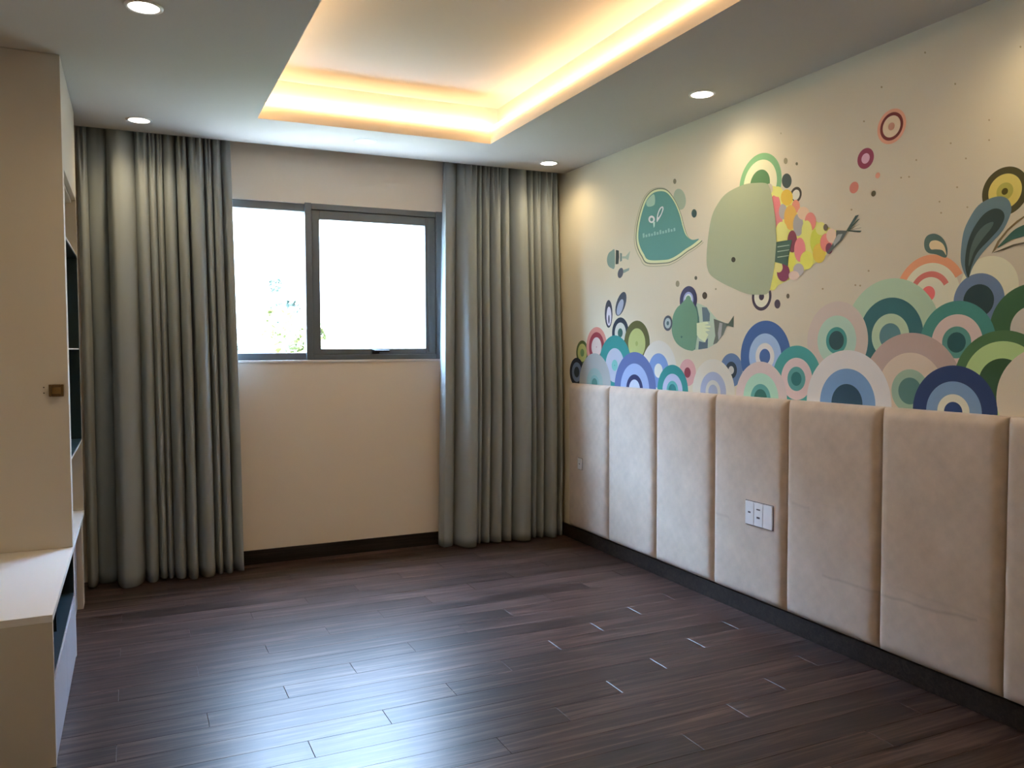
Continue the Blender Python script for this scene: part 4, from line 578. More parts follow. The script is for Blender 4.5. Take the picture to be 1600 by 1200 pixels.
WHALE = [
    ('back_arch', [('ring', (0.247, 0.533, 0.267), 2.1418, 2.1599, 0.1183, 0.1501, 0, 360), ('ring', (0.92, 0.92, 0.641), 2.1418, 2.1599, 0.071, 0.1183, 0, 360), ('ring', (0.124, 0.292, 0.125), 2.1418, 2.1599, 0.0, 0.071, 0, 360)]),
    ('lower_ring', [('ring', (0.073, 0.053, 0.076), 2.1622, 1.6064, 0.0527, 0.0693, 0, 360), ('ring', (0.92, 0.92, 0.717), 2.1622, 1.6064, 0.018, 0.0527, 0, 360), ('ring', (0.073, 0.053, 0.076), 2.1622, 1.6064, 0.0, 0.018, 0, 360)]),
    ('scaled_body', [('poly', (0.92, 0.92, 0.269), [(2.1899, 2.1526), (2.2585, 2.1262), (2.3137, 2.0943), (2.3754, 2.0373), (2.4427, 1.9835), (2.5152, 1.925), (2.5711, 1.8963), (2.6388, 1.8667), (2.6, 1.7992), (2.5734, 1.7657), (2.5043, 1.7356), (2.4327, 1.7045), (2.3585, 1.6777), (2.2815, 1.6556), (2.2501, 1.6353), (2.2098, 1.6322), (2.2408, 1.7208), (2.259, 1.8319), (2.2533, 1.945), (2.2276, 2.0613)], 0)]),
    ('scale', [('poly', (0.906, 0.272, 0.271), [(2.2864, 2.0351), (2.285, 2.0199), (2.2803, 2.0067), (2.2729, 1.9968), (2.2634, 1.9911), (2.2527, 1.9902), (2.2418, 1.9942), (2.232, 2.0029), (2.224, 2.0152), (2.2188, 2.0301), (2.2168, 2.0461), (2.2183, 2.0615), (2.2231, 2.0748), (2.2307, 2.0847), (2.2404, 2.0902), (2.2511, 2.0909), (2.2619, 2.0866), (2.2716, 2.0779), (2.2794, 2.0655), (2.2845, 2.0508)], 0)]),
    ('scale', [('poly', (0.824, 0.295, 0.294), [(2.3018, 1.9494), (2.3007, 1.9333), (2.2968, 1.919), (2.2907, 1.9081), (2.2827, 1.9016), (2.2738, 1.9001), (2.2648, 1.9039), (2.2565, 1.9125), (2.2499, 1.9252), (2.2455, 1.9407), (2.2438, 1.9575), (2.245, 1.9739), (2.2489, 1.9882), (2.2552, 1.9991), (2.2632, 2.0055), (2.2722, 2.0067), (2.2812, 2.0028), (2.2893, 1.994), (2.2959, 1.9814), (2.3002, 1.966)], 0)]),
    ('scale', [('poly', (0.572, 0.54, 0.517), [(2.3302, 1.9979), (2.3291, 1.9866), (2.3255, 1.9768), (2.3197, 1.9694), (2.3123, 1.9652), (2.3041, 1.9645), (2.2958, 1.9676), (2.2882, 1.974), (2.282, 1.9831), (2.278, 1.9942), (2.2765, 2.006), (2.2777, 2.0174), (2.2814, 2.0272), (2.2872, 2.0346), (2.2947, 2.0387), (2.3029, 2.0392), (2.3112, 2.0361), (2.3188, 2.0296), (2.3248, 2.0205), (2.3287, 2.0095)], 0)]),
    ('scale', [('poly', (0.92, 0.92, 0.271), [(2.3028, 2.0961), (2.3012, 2.0888), (2.2962, 2.0827), (2.2884, 2.0785), (2.2784, 2.0767), (2.2672, 2.0773), (2.2559, 2.0804), (2.2456, 2.0857), (2.2374, 2.0927), (2.2321, 2.1006), (2.2301, 2.1087), (2.2318, 2.1162), (2.237, 2.1223), (2.245, 2.1265), (2.2552, 2.1282), (2.2664, 2.1274), (2.2776, 2.1242), (2.2877, 2.1189), (2.2958, 2.112), (2.301, 2.1041)], 0)]),
    ('scale', [('poly', (0.92, 0.66, 0.089), [(2.3674, 2.0577), (2.3657, 2.0463), (2.3603, 2.0366), (2.3517, 2.0296), (2.3408, 2.0259), (2.3286, 2.026), (2.3162, 2.0298), (2.305, 2.037), (2.2959, 2.047), (2.29, 2.0587), (2.2879, 2.071), (2.2897, 2.0826), (2.2952, 2.0924), (2.304, 2.0994), (2.3151, 2.1029), (2.3274, 2.1026), (2.3397, 2.0986), (2.3507, 2.0912), (2.3596, 2.0813), (2.3653, 2.0698)], 0)]),
    ('scale', [('poly', (0.92, 0.37, 0.233), [(2.4127, 2.0097), (2.4116, 2.0005), (2.4081, 1.9926), (2.4025, 1.9867), (2.3954, 1.9835), (2.3875, 1.9832), (2.3795, 1.9859), (2.3722, 1.9913), (2.3663, 1.999), (2.3625, 2.0081), (2.3611, 2.0178), (2.3622, 2.0271), (2.3658, 2.035), (2.3714, 2.0409), (2.3786, 2.044), (2.3865, 2.0442), (2.3945, 2.0414), (2.4017, 2.0359), (2.4075, 2.0283), (2.4113, 2.0193)], 0)]),
    ('scale', [('poly', (0.92, 0.575, 0.115), [(2.3955, 1.9608), (2.3937, 1.9432), (2.3881, 1.9279), (2.3792, 1.9163), (2.3677, 1.9095), (2.3549, 1.9084), (2.3418, 1.913), (2.3299, 1.9229), (2.3203, 1.9372), (2.3139, 1.9545), (2.3116, 1.973), (2.3134, 1.9909), (2.3192, 2.0064), (2.3284, 2.018), (2.34, 2.0245), (2.353, 2.0253), (2.366, 2.0204), (2.3777, 2.0103), (2.387, 1.9961), (2.3932, 1.979)], 0)]),
    ('scale', [('poly', (0.511, 0.512, 0.492), [(2.4355, 1.9201), (2.4342, 1.9044), (2.4299, 1.8907), (2.423, 1.8802), (2.4141, 1.874), (2.4042, 1.8727), (2.3941, 1.8765), (2.3848, 1.885), (2.3774, 1.8975), (2.3725, 1.9126), (2.3706, 1.9289), (2.372, 1.9448), (2.3764, 1.9587), (2.3835, 1.9691), (2.3925, 1.9751), (2.4025, 1.9762), (2.4125, 1.9722), (2.4216, 1.9635), (2.4289, 1.9511), (2.4337, 1.9361)], 0)]),
    ('scale', [('poly', (0.92, 0.92, 0.295), [(2.3373, 1.9004), (2.3356, 1.8854), (2.3301, 1.8723), (2.3215, 1.8623), (2.3104, 1.8566), (2.298, 1.8556), (2.2854, 1.8595), (2.274, 1.868), (2.2647, 1.8802), (2.2587, 1.895), (2.2564, 1.9108), (2.2582, 1.9262), (2.2638, 1.9394), (2.2727, 1.9493), (2.284, 1.9548), (2.2965, 1.9555), (2.3089, 1.9513), (2.3202, 1.9427), (2.3292, 1.9305), (2.3351, 1.916)], 0)]),
    ('scale', [('poly', (0.92, 0.684, 0.463), [(2.4731, 1.9682), (2.4714, 1.9593), (2.4663, 1.9517), (2.4581, 1.9462), (2.4477, 1.9435), (2.4361, 1.9437), (2.4244, 1.9468), (2.4137, 1.9526), (2.4051, 1.9606), (2.3995, 1.9699), (2.3974, 1.9795), (2.3992, 1.9887), (2.4045, 1.9963), (2.4128, 2.0017), (2.4234, 2.0044), (2.4351, 2.004), (2.4468, 2.0007), (2.4573, 1.9948), (2.4657, 1.9869), (2.4711, 1.9778)], 0)]),
    ('scale', [('poly', (0.913, 0.323, 0.258), [(2.514, 1.9252), (2.5125, 1.9126), (2.5079, 1.9017), (2.5005, 1.8935), (2.491, 1.8888), (2.4804, 1.8882), (2.4696, 1.8916), (2.4598, 1.8989), (2.4519, 1.9092), (2.4467, 1.9216), (2.4448, 1.9349), (2.4463, 1.9477), (2.4511, 1.9587), (2.4587, 1.9669), (2.4683, 1.9714), (2.4789, 1.9718), (2.4896, 1.9682), (2.4993, 1.9608), (2.507, 1.9505), (2.5121, 1.9383)], 0)]),
    ('scale', [('poly', (0.92, 0.92, 0.257), [(2.4919, 1.8805), (2.4906, 1.8641), (2.4862, 1.8497), (2.4791, 1.8387), (2.47, 1.8321), (2.4598, 1.8306), (2.4494, 1.8345), (2.4399, 1.8433), (2.4323, 1.8562), (2.4272, 1.872), (2.4253, 1.8891), (2.4267, 1.9057), (2.4312, 1.9202), (2.4385, 1.9313), (2.4477, 1.9376), (2.458, 1.9388), (2.4683, 1.9347), (2.4776, 1.9258), (2.4851, 1.9129), (2.49, 1.8973)], 0)]),
    ('scale', [('poly', (0.249, 0.054, 0.079), [(2.3982, 1.8491), (2.3969, 1.8332), (2.3928, 1.8192), (2.3861, 1.8085), (2.3775, 1.802), (2.3679, 1.8005), (2.3582, 1.8041), (2.3493, 1.8125), (2.3421, 1.8249), (2.3374, 1.8401), (2.3355, 1.8565), (2.3368, 1.8726), (2.3411, 1.8867), (2.3479, 1.8974), (2.3566, 1.9037), (2.3663, 1.905), (2.3759, 1.9012), (2.3847, 1.8927), (2.3918, 1.8803), (2.3964, 1.8653)], 0)]),
    ('scale', [('poly', (0.92, 0.298, 0.288), [(2.4517, 1.8051), (2.4503, 1.7881), (2.4455, 1.7732), (2.4379, 1.7616), (2.4282, 1.7547), (2.4172, 1.753), (2.4061, 1.7568), (2.396, 1.7658), (2.3878, 1.7791), (2.3824, 1.7953), (2.3803, 1.8129), (2.3818, 1.8302), (2.3867, 1.8453), (2.3945, 1.8568), (2.4044, 1.8635), (2.4154, 1.8649), (2.4264, 1.8609), (2.4364, 1.8517), (2.4445, 1.8385), (2.4497, 1.8225)], 0)]),
    ('scale', [('poly', (0.791, 0.847, 0.104), [(2.5528, 1.8307), (2.5514, 1.8128), (2.5466, 1.7969), (2.5388, 1.7847), (2.5289, 1.7774), (2.5177, 1.7757), (2.5064, 1.7797), (2.496, 1.7893), (2.4876, 1.8034), (2.4821, 1.8207), (2.4799, 1.8394), (2.4814, 1.8577), (2.4864, 1.8737), (2.4943, 1.8858), (2.5044, 1.8929), (2.5157, 1.8943), (2.527, 1.8899), (2.5372, 1.8802), (2.5454, 1.8662), (2.5507, 1.8491)], 0)]),
    ('scale', [('poly', (0.92, 0.92, 0.306), [(2.5754, 1.8853), (2.574, 1.8765), (2.5697, 1.8689), (2.5628, 1.8634), (2.554, 1.8603), (2.5442, 1.8601), (2.5343, 1.8628), (2.5252, 1.8681), (2.518, 1.8756), (2.5132, 1.8845), (2.5115, 1.8938), (2.5129, 1.9028), (2.5174, 1.9104), (2.5244, 1.916), (2.5333, 1.9189), (2.5432, 1.919), (2.553, 1.9162), (2.5619, 1.9108), (2.5691, 1.9033), (2.5737, 1.8946)], 0)]),
    ('scale', [('poly', (0.92, 0.69, 0.092), [(2.5733, 1.7761), (2.5717, 1.7627), (2.5665, 1.751), (2.5583, 1.7421), (2.5477, 1.7368), (2.5359, 1.7358), (2.5239, 1.7391), (2.513, 1.7465), (2.5042, 1.7572), (2.4984, 1.7702), (2.4962, 1.7843), (2.4979, 1.7979), (2.5033, 1.8097), (2.5117, 1.8186), (2.5225, 1.8237), (2.5344, 1.8245), (2.5463, 1.8209), (2.557, 1.8135), (2.5656, 1.8028), (2.5712, 1.7899)], 0)]),
    ('scale', [('poly', (0.92, 0.314, 0.261), [(2.6109, 1.8187), (2.6094, 1.8063), (2.6047, 1.7956), (2.5971, 1.7874), (2.5874, 1.7827), (2.5765, 1.7818), (2.5655, 1.785), (2.5554, 1.7919), (2.5474, 1.8019), (2.5421, 1.814), (2.5401, 1.827), (2.5416, 1.8395), (2.5465, 1.8504), (2.5543, 1.8585), (2.5641, 1.8631), (2.5751, 1.8637), (2.586, 1.8603), (2.5959, 1.8533), (2.6038, 1.8434), (2.609, 1.8314)], 0)]),
    ('scale', [('poly', (0.92, 0.694, 0.507), [(2.635, 1.8466), (2.6338, 1.837), (2.6298, 1.8287), (2.6235, 1.8224), (2.6154, 1.8189), (2.6064, 1.8184), (2.5972, 1.821), (2.5889, 1.8265), (2.5822, 1.8344), (2.5778, 1.8439), (2.5761, 1.854), (2.5774, 1.8638), (2.5815, 1.8722), (2.5879, 1.8784), (2.5961, 1.8819), (2.6052, 1.8822), (2.6143, 1.8794), (2.6226, 1.8739), (2.6291, 1.866), (2.6334, 1.8566)], 0)]),
    ('scale', [('poly', (0.154, 0.121, 0.081), [(2.5837, 1.8894), (2.5832, 1.8848), (2.5815, 1.8808), (2.5788, 1.8778), (2.5753, 1.8761), (2.5714, 1.8759), (2.5675, 1.8772), (2.564, 1.8798), (2.5611, 1.8835), (2.5592, 1.888), (2.5585, 1.8928), (2.5591, 1.8974), (2.5608, 1.9014), (2.5635, 1.9044), (2.567, 1.9061), (2.5709, 1.9063), (2.5748, 1.905), (2.5784, 1.9024), (2.5812, 1.8987), (2.583, 1.8942)], 0)]),
    ('scale', [('poly', (0.25, 0.064, 0.105), [(2.6135, 1.7925), (2.6126, 1.7851), (2.6099, 1.7786), (2.6055, 1.7737), (2.6, 1.7708), (2.5937, 1.7703), (2.5874, 1.7722), (2.5817, 1.7762), (2.5771, 1.7822), (2.574, 1.7893), (2.5729, 1.797), (2.5738, 1.8045), (2.5765, 1.8111), (2.581, 1.816), (2.5866, 1.8188), (2.5928, 1.8193), (2.5991, 1.8173), (2.6048, 1.8132), (2.6094, 1.8073), (2.6123, 1.8002)], 0)]),
    ('scale', [('poly', (0.92, 0.92, 0.162), [(2.5022, 1.7518), (2.5005, 1.739), (2.4948, 1.7279), (2.4859, 1.7195), (2.4745, 1.7145), (2.4617, 1.7136), (2.4488, 1.7168), (2.437, 1.7239), (2.4275, 1.7341), (2.4213, 1.7466), (2.419, 1.7599), (2.4208, 1.7729), (2.4266, 1.7841), (2.4358, 1.7925), (2.4474, 1.7973), (2.4603, 1.798), (2.4732, 1.7945), (2.4848, 1.7873), (2.494, 1.7771), (2.5, 1.7649)], 0)]),
    ('scale', [('poly', (0.909, 0.878, 0.129), [(2.3909, 1.7518), (2.3899, 1.7367), (2.3864, 1.7234), (2.3808, 1.713), (2.3737, 1.7067), (2.3657, 1.7049), (2.3575, 1.708), (2.3501, 1.7157), (2.3441, 1.7271), (2.3401, 1.7413), (2.3386, 1.7568), (2.3396, 1.772), (2.3432, 1.7854), (2.3488, 1.7957), (2.356, 1.802), (2.3641, 1.8035), (2.3722, 1.8003), (2.3796, 1.7925), (2.3855, 1.7811), (2.3894, 1.767)], 0)]),
    ('scale', [('poly', (0.574, 0.544, 0.524), [(2.4443, 1.7143), (2.4428, 1.7055), (2.4381, 1.6977), (2.4308, 1.6919), (2.4214, 1.6885), (2.4109, 1.688), (2.4003, 1.6903), (2.3906, 1.6952), (2.3829, 1.7024), (2.3778, 1.711), (2.376, 1.7203), (2.3775, 1.7293), (2.3823, 1.737), (2.3899, 1.7428), (2.3994, 1.7461), (2.4099, 1.7465), (2.4205, 1.7441), (2.43, 1.7391), (2.4376, 1.732), (2.4425, 1.7234)], 0)]),
    ('scale', [('poly', (0.258, 0.046, 0.101), [(2.3544, 1.7084), (2.3525, 1.6956), (2.3467, 1.6843), (2.3375, 1.6757), (2.3257, 1.6706), (2.3126, 1.6695), (2.2992, 1.6726), (2.2871, 1.6796), (2.2773, 1.6898), (2.2709, 1.7022), (2.2686, 1.7157), (2.2705, 1.7287), (2.2765, 1.7401), (2.286, 1.7487), (2.298, 1.7536), (2.3112, 1.7544), (2.3245, 1.7511), (2.3364, 1.744), (2.3459, 1.7338), (2.3521, 1.7216)], 0)]),
    ('scale', [('poly', (0.92, 0.718, 0.589), [(2.4153, 1.6897), (2.4137, 1.6832), (2.409, 1.6776), (2.4015, 1.6735), (2.392, 1.6712), (2.3813, 1.6709), (2.3706, 1.6728), (2.3608, 1.6766), (2.353, 1.682), (2.3479, 1.6885), (2.346, 1.6953), (2.3477, 1.7019), (2.3526, 1.7075), (2.3602, 1.7116), (2.3699, 1.7138), (2.3806, 1.714), (2.3913, 1.712), (2.4009, 1.7081), (2.4086, 1.7028), (2.4135, 1.6964)], 0)]),
    ('scale', [('poly', (0.92, 0.92, 0.209), [(2.2736, 1.6675), (2.2722, 1.6559), (2.2679, 1.6456), (2.2609, 1.6377), (2.252, 1.6329), (2.2421, 1.6317), (2.2321, 1.6342), (2.2229, 1.6403), (2.2155, 1.6492), (2.2107, 1.6602), (2.209, 1.6722), (2.2104, 1.684), (2.2149, 1.6943), (2.222, 1.7022), (2.231, 1.7069), (2.241, 1.7079), (2.2509, 1.7052), (2.26, 1.6991), (2.2672, 1.6902), (2.2719, 1.6793)], 0)]),
    ('scale', [('poly', (0.92, 0.872, 0.318), [(2.3072, 1.7375), (2.306, 1.7299), (2.3023, 1.7232), (2.2964, 1.7182), (2.289, 1.7153), (2.2806, 1.7148), (2.2721, 1.7167), (2.2645, 1.7209), (2.2583, 1.7271), (2.2543, 1.7344), (2.2528, 1.7424), (2.2541, 1.7501), (2.2579, 1.7568), (2.2638, 1.7618), (2.2714, 1.7646), (2.2798, 1.7651), (2.2882, 1.763), (2.2958, 1.7587), (2.3019, 1.7526), (2.3058, 1.7453)], 0)]),
    ('scale', [('poly', (0.672, 0.636, 0.51), [(2.2337, 2.1222), (2.2327, 2.1146), (2.2296, 2.1081), (2.2245, 2.1034), (2.2181, 2.1009), (2.2109, 2.1009), (2.2037, 2.1033), (2.1971, 2.1081), (2.1918, 2.1146), (2.1884, 2.1223), (2.1871, 2.1304), (2.1882, 2.138), (2.1914, 2.1445), (2.1965, 2.1492), (2.203, 2.1517), (2.2102, 2.1516), (2.2174, 2.1491), (2.2239, 2.1443), (2.2291, 2.1378), (2.2325, 2.1302)], 0)]),
    ('head', [('poly', (0.434, 0.498, 0.32), [(2.0261, 2.1789), (2.1165, 2.1712), (2.1913, 2.155), (2.2161, 2.1251), (2.2389, 2.0495), (2.2571, 1.9541), (2.2632, 1.8607), (2.2551, 1.7687), (2.2349, 1.6772), (2.209, 1.6209), (2.137, 1.6175), (2.0598, 1.6266), (1.9661, 1.6567), (1.8541, 1.7003), (1.774, 1.7419), (1.7439, 1.7803), (1.7343, 1.8379), (1.7465, 1.9497), (1.7777, 2.058), (1.8348, 2.1233), (1.9047, 2.161)], 1)]),
    ('fin', [('poly', (0.068, 0.146, 0.097), [(2.2625, 1.8624), (2.3327, 1.8624), (2.367, 1.861), (2.3562, 1.8211), (2.3455, 1.7782), (2.3423, 1.7398), (2.3035, 1.7545), (2.2544, 1.7676)], 0), ('poly', (0.451, 0.604, 0.452), [(2.2708, 1.8407), (2.3499, 1.8394), (2.3499, 1.8361), (2.2709, 1.8356)], 0), ('poly', (0.451, 0.604, 0.452), [(2.2711, 1.8182), (2.3502, 1.8173), (2.3503, 1.814), (2.2712, 1.8131)], 0), ('poly', (0.451, 0.604, 0.452), [(2.2715, 1.7912), (2.3506, 1.7909), (2.3507, 1.7876), (2.2716, 1.7862)], 0)]),
    ('tail', [('poly', (0.119, 0.15, 0.134), [(2.6321, 1.8701), (2.6976, 1.86), (2.6659, 1.8224), (2.607, 1.7829), (2.5903, 1.7717), (2.58, 1.7765), (2.6066, 1.8037), (2.6327, 1.8418)], 0), ('poly', (0.457, 0.523, 0.511), [(2.6424, 1.8508), (2.6687, 1.8501), (2.6528, 1.824), (2.6214, 1.802), (2.6164, 1.818)], 0)]),
    ('tail_ray', [('poly', (0.06, 0.109, 0.088), [(2.6879, 1.8593), (2.7378, 1.9187), (2.7565, 1.9199), (2.704, 1.8607)], 0)]),
    ('tail_ray', [('poly', (0.06, 0.109, 0.088), [(2.6879, 1.8593), (2.7525, 1.9016), (2.763, 1.9026), (2.704, 1.8607)], 0)]),
    ('tail_ray', [('poly', (0.06, 0.109, 0.088), [(2.6879, 1.8593), (2.7616, 1.8805), (2.7677, 1.8821), (2.704, 1.8607)], 0)]),
    ('tail_ray', [('poly', (0.06, 0.109, 0.088), [(2.6879, 1.8593), (2.7669, 1.8624), (2.7718, 1.8642), (2.704, 1.8607)], 0)]),
    ('tail_ray', [('poly', (0.06, 0.109, 0.088), [(2.6879, 1.8593), (2.766, 1.8442), (2.7721, 1.8503), (2.704, 1.8607)], 0)]),
    ('eye', [('poly', (0.039, 0.038, 0.017), [(1.9696, 1.8071), (1.9688, 1.803), (1.9666, 1.7994), (1.963, 1.7968), (1.9584, 1.7953), (1.9534, 1.7951), (1.9483, 1.7963), (1.9437, 1.7987), (1.94, 1.802), (1.9376, 1.806), (1.9368, 1.8103), (1.9375, 1.8145), (1.9398, 1.818), (1.9434, 1.8207), (1.948, 1.8221), (1.953, 1.8223), (1.9581, 1.8211), (1.9627, 1.8187), (1.9663, 1.8154), (1.9687, 1.8113)], 0)]),
]

# ------------------------------------------------------------------ padded wall panels
def pad_mesh(w, h, T, R):
    def coords(L):
        e = [0, .06, .16, .3, .48, .7, 1.0]
        a = [R * t for t in e]
        m = [R + (L - 2*R) * i / 6 for i in range(1, 6)]
        return a + m + [L - x for x in reversed(a)]
    us, vs = coords(w), coords(h)
    def p(d):
        t = min(1, max(0, d / R)); return math.sqrt(max(0, 1 - (1 - t) ** 2))
    V, F = [], []
    for v in vs:
        for u in us:
            pu, pv = p(min(u, w - u)), p(min(v, h - v))
            d = .010 + (T - .010) * min(pu, pv) * (0.55 + 0.45 * max(pu, pv))
            V.append((-d, -(u), v))
    nu, nv = len(us), len(vs)
    for j in range(nv - 1):
        for i in range(nu - 1):
            q = j * nu + i
            F.append((q, q + 1, q + nu + 1, q + nu))
    # sides back to the wall
    b = len(V)
    ring = [i for i in range(nu)] + [j * nu + nu - 1 for j in range(1, nv)] + [(nv - 1) * nu + i for i in range(nu - 2, -1, -1)] + [j * nu for j in range(nv - 2, 0, -1)]
    for r in ring: V.append((-.0005, V[r][1], V[r][2]))
    n = len(ring)
    for i in range(n): F.append((ring[(i + 1) % n], ring[i], b + i, b + (i + 1) % n))
    me = mesh('padding', V, F, True)
    return me
PE = [-.2525 - .5325 * i for i in range(9)]
names = ['beige velvet wall panel nearest the window curtain, with a tiny outlet',
         'beige velvet wall panel second from the window curtain, palest of the row',
         'beige velvet wall panel third from the window curtain',
         'beige velvet wall panel holding the triple white socket',
         'beige velvet wall panel just right of the triple socket panel, under the white arch',
         'wide beige velvet wall panel under the navy arch of the mural',
         'beige velvet wall panel cut off by the right edge of the picture',
         'beige velvet wall panel beyond the right edge of the picture']
pm = pad_mesh(.5325 - .002, 1.012, .050, .05)
pm.materials.append(M_VELVET)
for i in range(8):
    me = pm
    if 3 <= i <= 5:
        me = pm.copy(); me.materials.clear(); me.materials.append(M_VELVET_SCUFF[i - 3])
    o = link('wall_panel', me)
    o.location = (0, PE[i] - .0015, .096)
    tag(o, names[i], 'wall panel', 'padded velvet panels along the mural wall')

# ------------------------------------------------------------------ sockets
def socket(name, label, yc, zc, modules):
    xw = -.0465
    r = empty(name, (xw, yc, zc)); tag(r, label, 'socket')
    wtot = sum(m[0] for m in modules)
    hh = modules[0][1]
    boxes('plate', [(-.004, .004, -wtot/2 - .004, wtot/2 + .004, -hh/2 - .004, hh/2 + .004)], M_SLOT, r, .0015)
    yy = wtot / 2
    for wd, h, holes in modules:
        m = boxes('module', [(-.011, -.002, yy - wd + .0015, yy - .0015, -h/2, h/2)], M_PLASTIC, r, .002)
        for (dz, wy, wz) in holes:
            c = yy - wd / 2
            boxes('slot', [(-.0115, -.0105, c - wy/2, c + wy/2, dz - wz/2, dz + wz/2)], M_SLOT, m)
        yy -= wd
socket('wall_socket', 'triple white wall socket on the fourth padded panel', -2.218, .533,
       [(.064, .116, [(.004, .018, .008)]), (.064, .116, [(.026, .026, .006), (-.014, .022, .009)]), (.064, .116, [])])
socket('wall_outlet', 'tiny white outlet on the padded panel by the curtain', -.445, .560, [(.055, .075, [(0, .012, .006)])])

# ------------------------------------------------------------------ mural
mural = empty('wall_mural', (0, -2.0, 1.1))
tag(mural, 'pastel sea mural of a whale, fish and wave arches on cream wall', 'mural')
mat_cache = {}
def mcol(c):
    if c not in mat_cache:
        mat_cache[c] = noise_paint('mural_ink', c, 0.8, var=0.04)
    return mat_cache[c]
ZCLIP = 1.1085
def clip(poly):
    out = []
    for i in range(len(poly)):
        a, b = poly[i - 1], poly[i]
        if (a[1] >= ZCLIP) != (b[1] >= ZCLIP):
            t = (ZCLIP - a[1]) / (b[1] - a[1]); out.append((a[0] + t * (b[0] - a[0]), ZCLIP))
        if b[1] >= ZCLIP: out.append(b)
    return out
def catmull(P, n=5):
    out = []
    N = len(P)
    for i in range(N):
        p0, p1, p2, p3 = P[i-1], P[i], P[(i+1) % N], P[(i+2) % N]
        for k in range(n):
            t = k / n
            out.append(tuple(0.5 * (2*p1[c] + (p2[c]-p0[c])*t + (2*p0[c]-5*p1[c]+4*p2[c]-p3[c])*t*t + (3*p1[c]-p0[c]-3*p2[c]+p3[c])*t**3) for c in (0, 1)))
    return out
placed = []      # (bbox, layer)
def shape_faces(sh):
    """polygons in wall coordinates: s = distance from the window wall, z = height"""
    polys = []
    if sh[0] == 'ring':
        _, c, cs, cz, ri, ro, a0, a1 = sh
        if ro < .0025: return c, []
        ri = max(0, min(ri, ro))
        n = max(14, int(72 * (a1 - a0) / 360 * min(1, .4 + ro * 4)))
        for k in range(n):
            A, B = math.radians(a0 + (a1 - a0) * k / n), math.radians(a0 + (a1 - a0) * (k + 1) / n)
            q = [(cs + ro*math.cos(A), cz + ro*math.sin(A)), (cs + ro*math.cos(B), cz + ro*math.sin(B))]
            q += [(cs + ri*math.cos(B), cz + ri*math.sin(B)), (cs + ri*math.cos(A), cz + ri*math.sin(A))] if ri > 1e-5 else [(cs, cz)]
            q = clip(q)
            if len(q) >= 3: polys.append(q)
        return c, polys
    _, c, P, sm = sh
    if sm == 1: P = catmull(P)
    elif sm == 2: P = catmull(P, 4)
    for t in tessellate_polygon([[Vector((p[0], p[1], 0)) for p in P]]):
        polys.append([P[i] for i in t])
    return c, polys
def print_mesh(name, shapes, parent, single=True):
    """flat print: every colour area is a thin film, later areas lie over earlier ones"""
    data = [shape_faces(s) for s in shapes]
    pts = [p for _, ps in data for q in ps for p in q]
    if not pts: return None
    bb = (min(p[0] for p in pts), max(p[0] for p in pts), min(p[1] for p in pts), max(p[1] for p in pts))
    base = 0
    for b2, l2 in placed:
        if bb[0] < b2[1] and b2[0] < bb[1] and bb[2] < b2[3] and b2[2] < bb[3]: base = max(base, l2)
    V, F, MI, mats = [], [], [], []
    lay = base
    ringy = all(s[0] == 'ring' for s in shapes)
    for i, (c, ps) in enumerate(data):
        if not (ringy and i > 0): lay += 1
        m = mcol(tuple(c))
        if m not in mats: mats.append(m)
        for q in ps:
            b = len(V)
            # orient towards the room (-X)
            area = sum(q[k-1][0] * q[k][1] - q[k][0] * q[k-1][1] for k in range(len(q)))
            qq = q if area < 0 else q[::-1]
            V += [(-0.00012 * lay - 0.0002, -p[0] + 2.0, p[1] - 1.1) for p in qq]
            F.append(tuple(range(b, b + len(qq)))); MI.append(mats.index(m))
    placed.append((bb, lay))
    me = mesh(name, V, F)
    for m in mats: me.materials.append(m)
    for p, mi in zip(me.polygons, MI): p.material_index = mi
    o = bpy.data.objects.new(name, me); COL.objects.link(o); o.parent = parent
    return o
for kind, label, shapes in MURAL:
    o = print_mesh(kind, shapes, mural)
    if o and label: o['label'] = label + ' printed on the mural'
whale = bpy.data.objects.new('whale_print', None); COL.objects.link(whale); whale.parent = mural
whale['label'] = 'large sage whale with patchwork scales printed on the mural'
for kind, shapes in WHALE:
    print_mesh(kind, shapes, whale)

# ------------------------------------------------------------------ ceiling lamps
M_LAMP = emit_mat('warm_white_lamp', (1.0, 0.93, 0.80), 12.0)
def downlight(x, y, label):
    r = empty('downlight', (x, y, H)); tag(r, label, 'ceiling lamp', 'round recessed ceiling lamps')
    lathe('trim_ring', [(.052, -.0005), (.053, -.004), (.060, -.005), (.066, -.003), (.067, 0.0)], M_TRIM, r)
    lathe('diffuser', [(.0005, -.0035), (.03, -.0035), (.0525, -.0028)], M_LAMP, r)
    ld = bpy.data.lights.new('lamp_light', 'SPOT')
    ld.energy = 16.0; ld.color = (1.0, 0.76, 0.45); ld.spot_size = math.radians(152); ld.spot_blend = 1.0; ld.shadow_soft_size = .045
    lo = bpy.data.objects.new('lamp_light', ld); COL.objects.link(lo); lo.parent = r; lo.location = (0, 0, -.012)
downlight(-2.763, -2.015, 'round ceiling lamp at the top left edge of the picture')
downlight(-2.768, -.395, 'round ceiling lamp in front of the left curtain')
downlight(-.261, -2.02, 'round ceiling lamp above the whale of the mural')
downlight(-.257, -.38, 'round ceiling lamp in front of the right curtain')
downlight(-.261, -3.65, 'round ceiling lamp beyond the right edge of the picture')
downlight(-2.763, -3.65, 'round ceiling lamp beyond the top left corner of the picture')
downlight(-.261, -5.2, 'added unseen ceiling lamp by the rear wall on the mural side')  # rear pair added out of view to brighten the window wall
downlight(-2.763, -5.2, 'added unseen ceiling lamp by the rear wall on the cabinet side')
det = empty('ceiling_cap', (-1.534, -.455, H)); tag(det, 'flat white round cap on the ceiling in front of the window', 'ceiling cap')
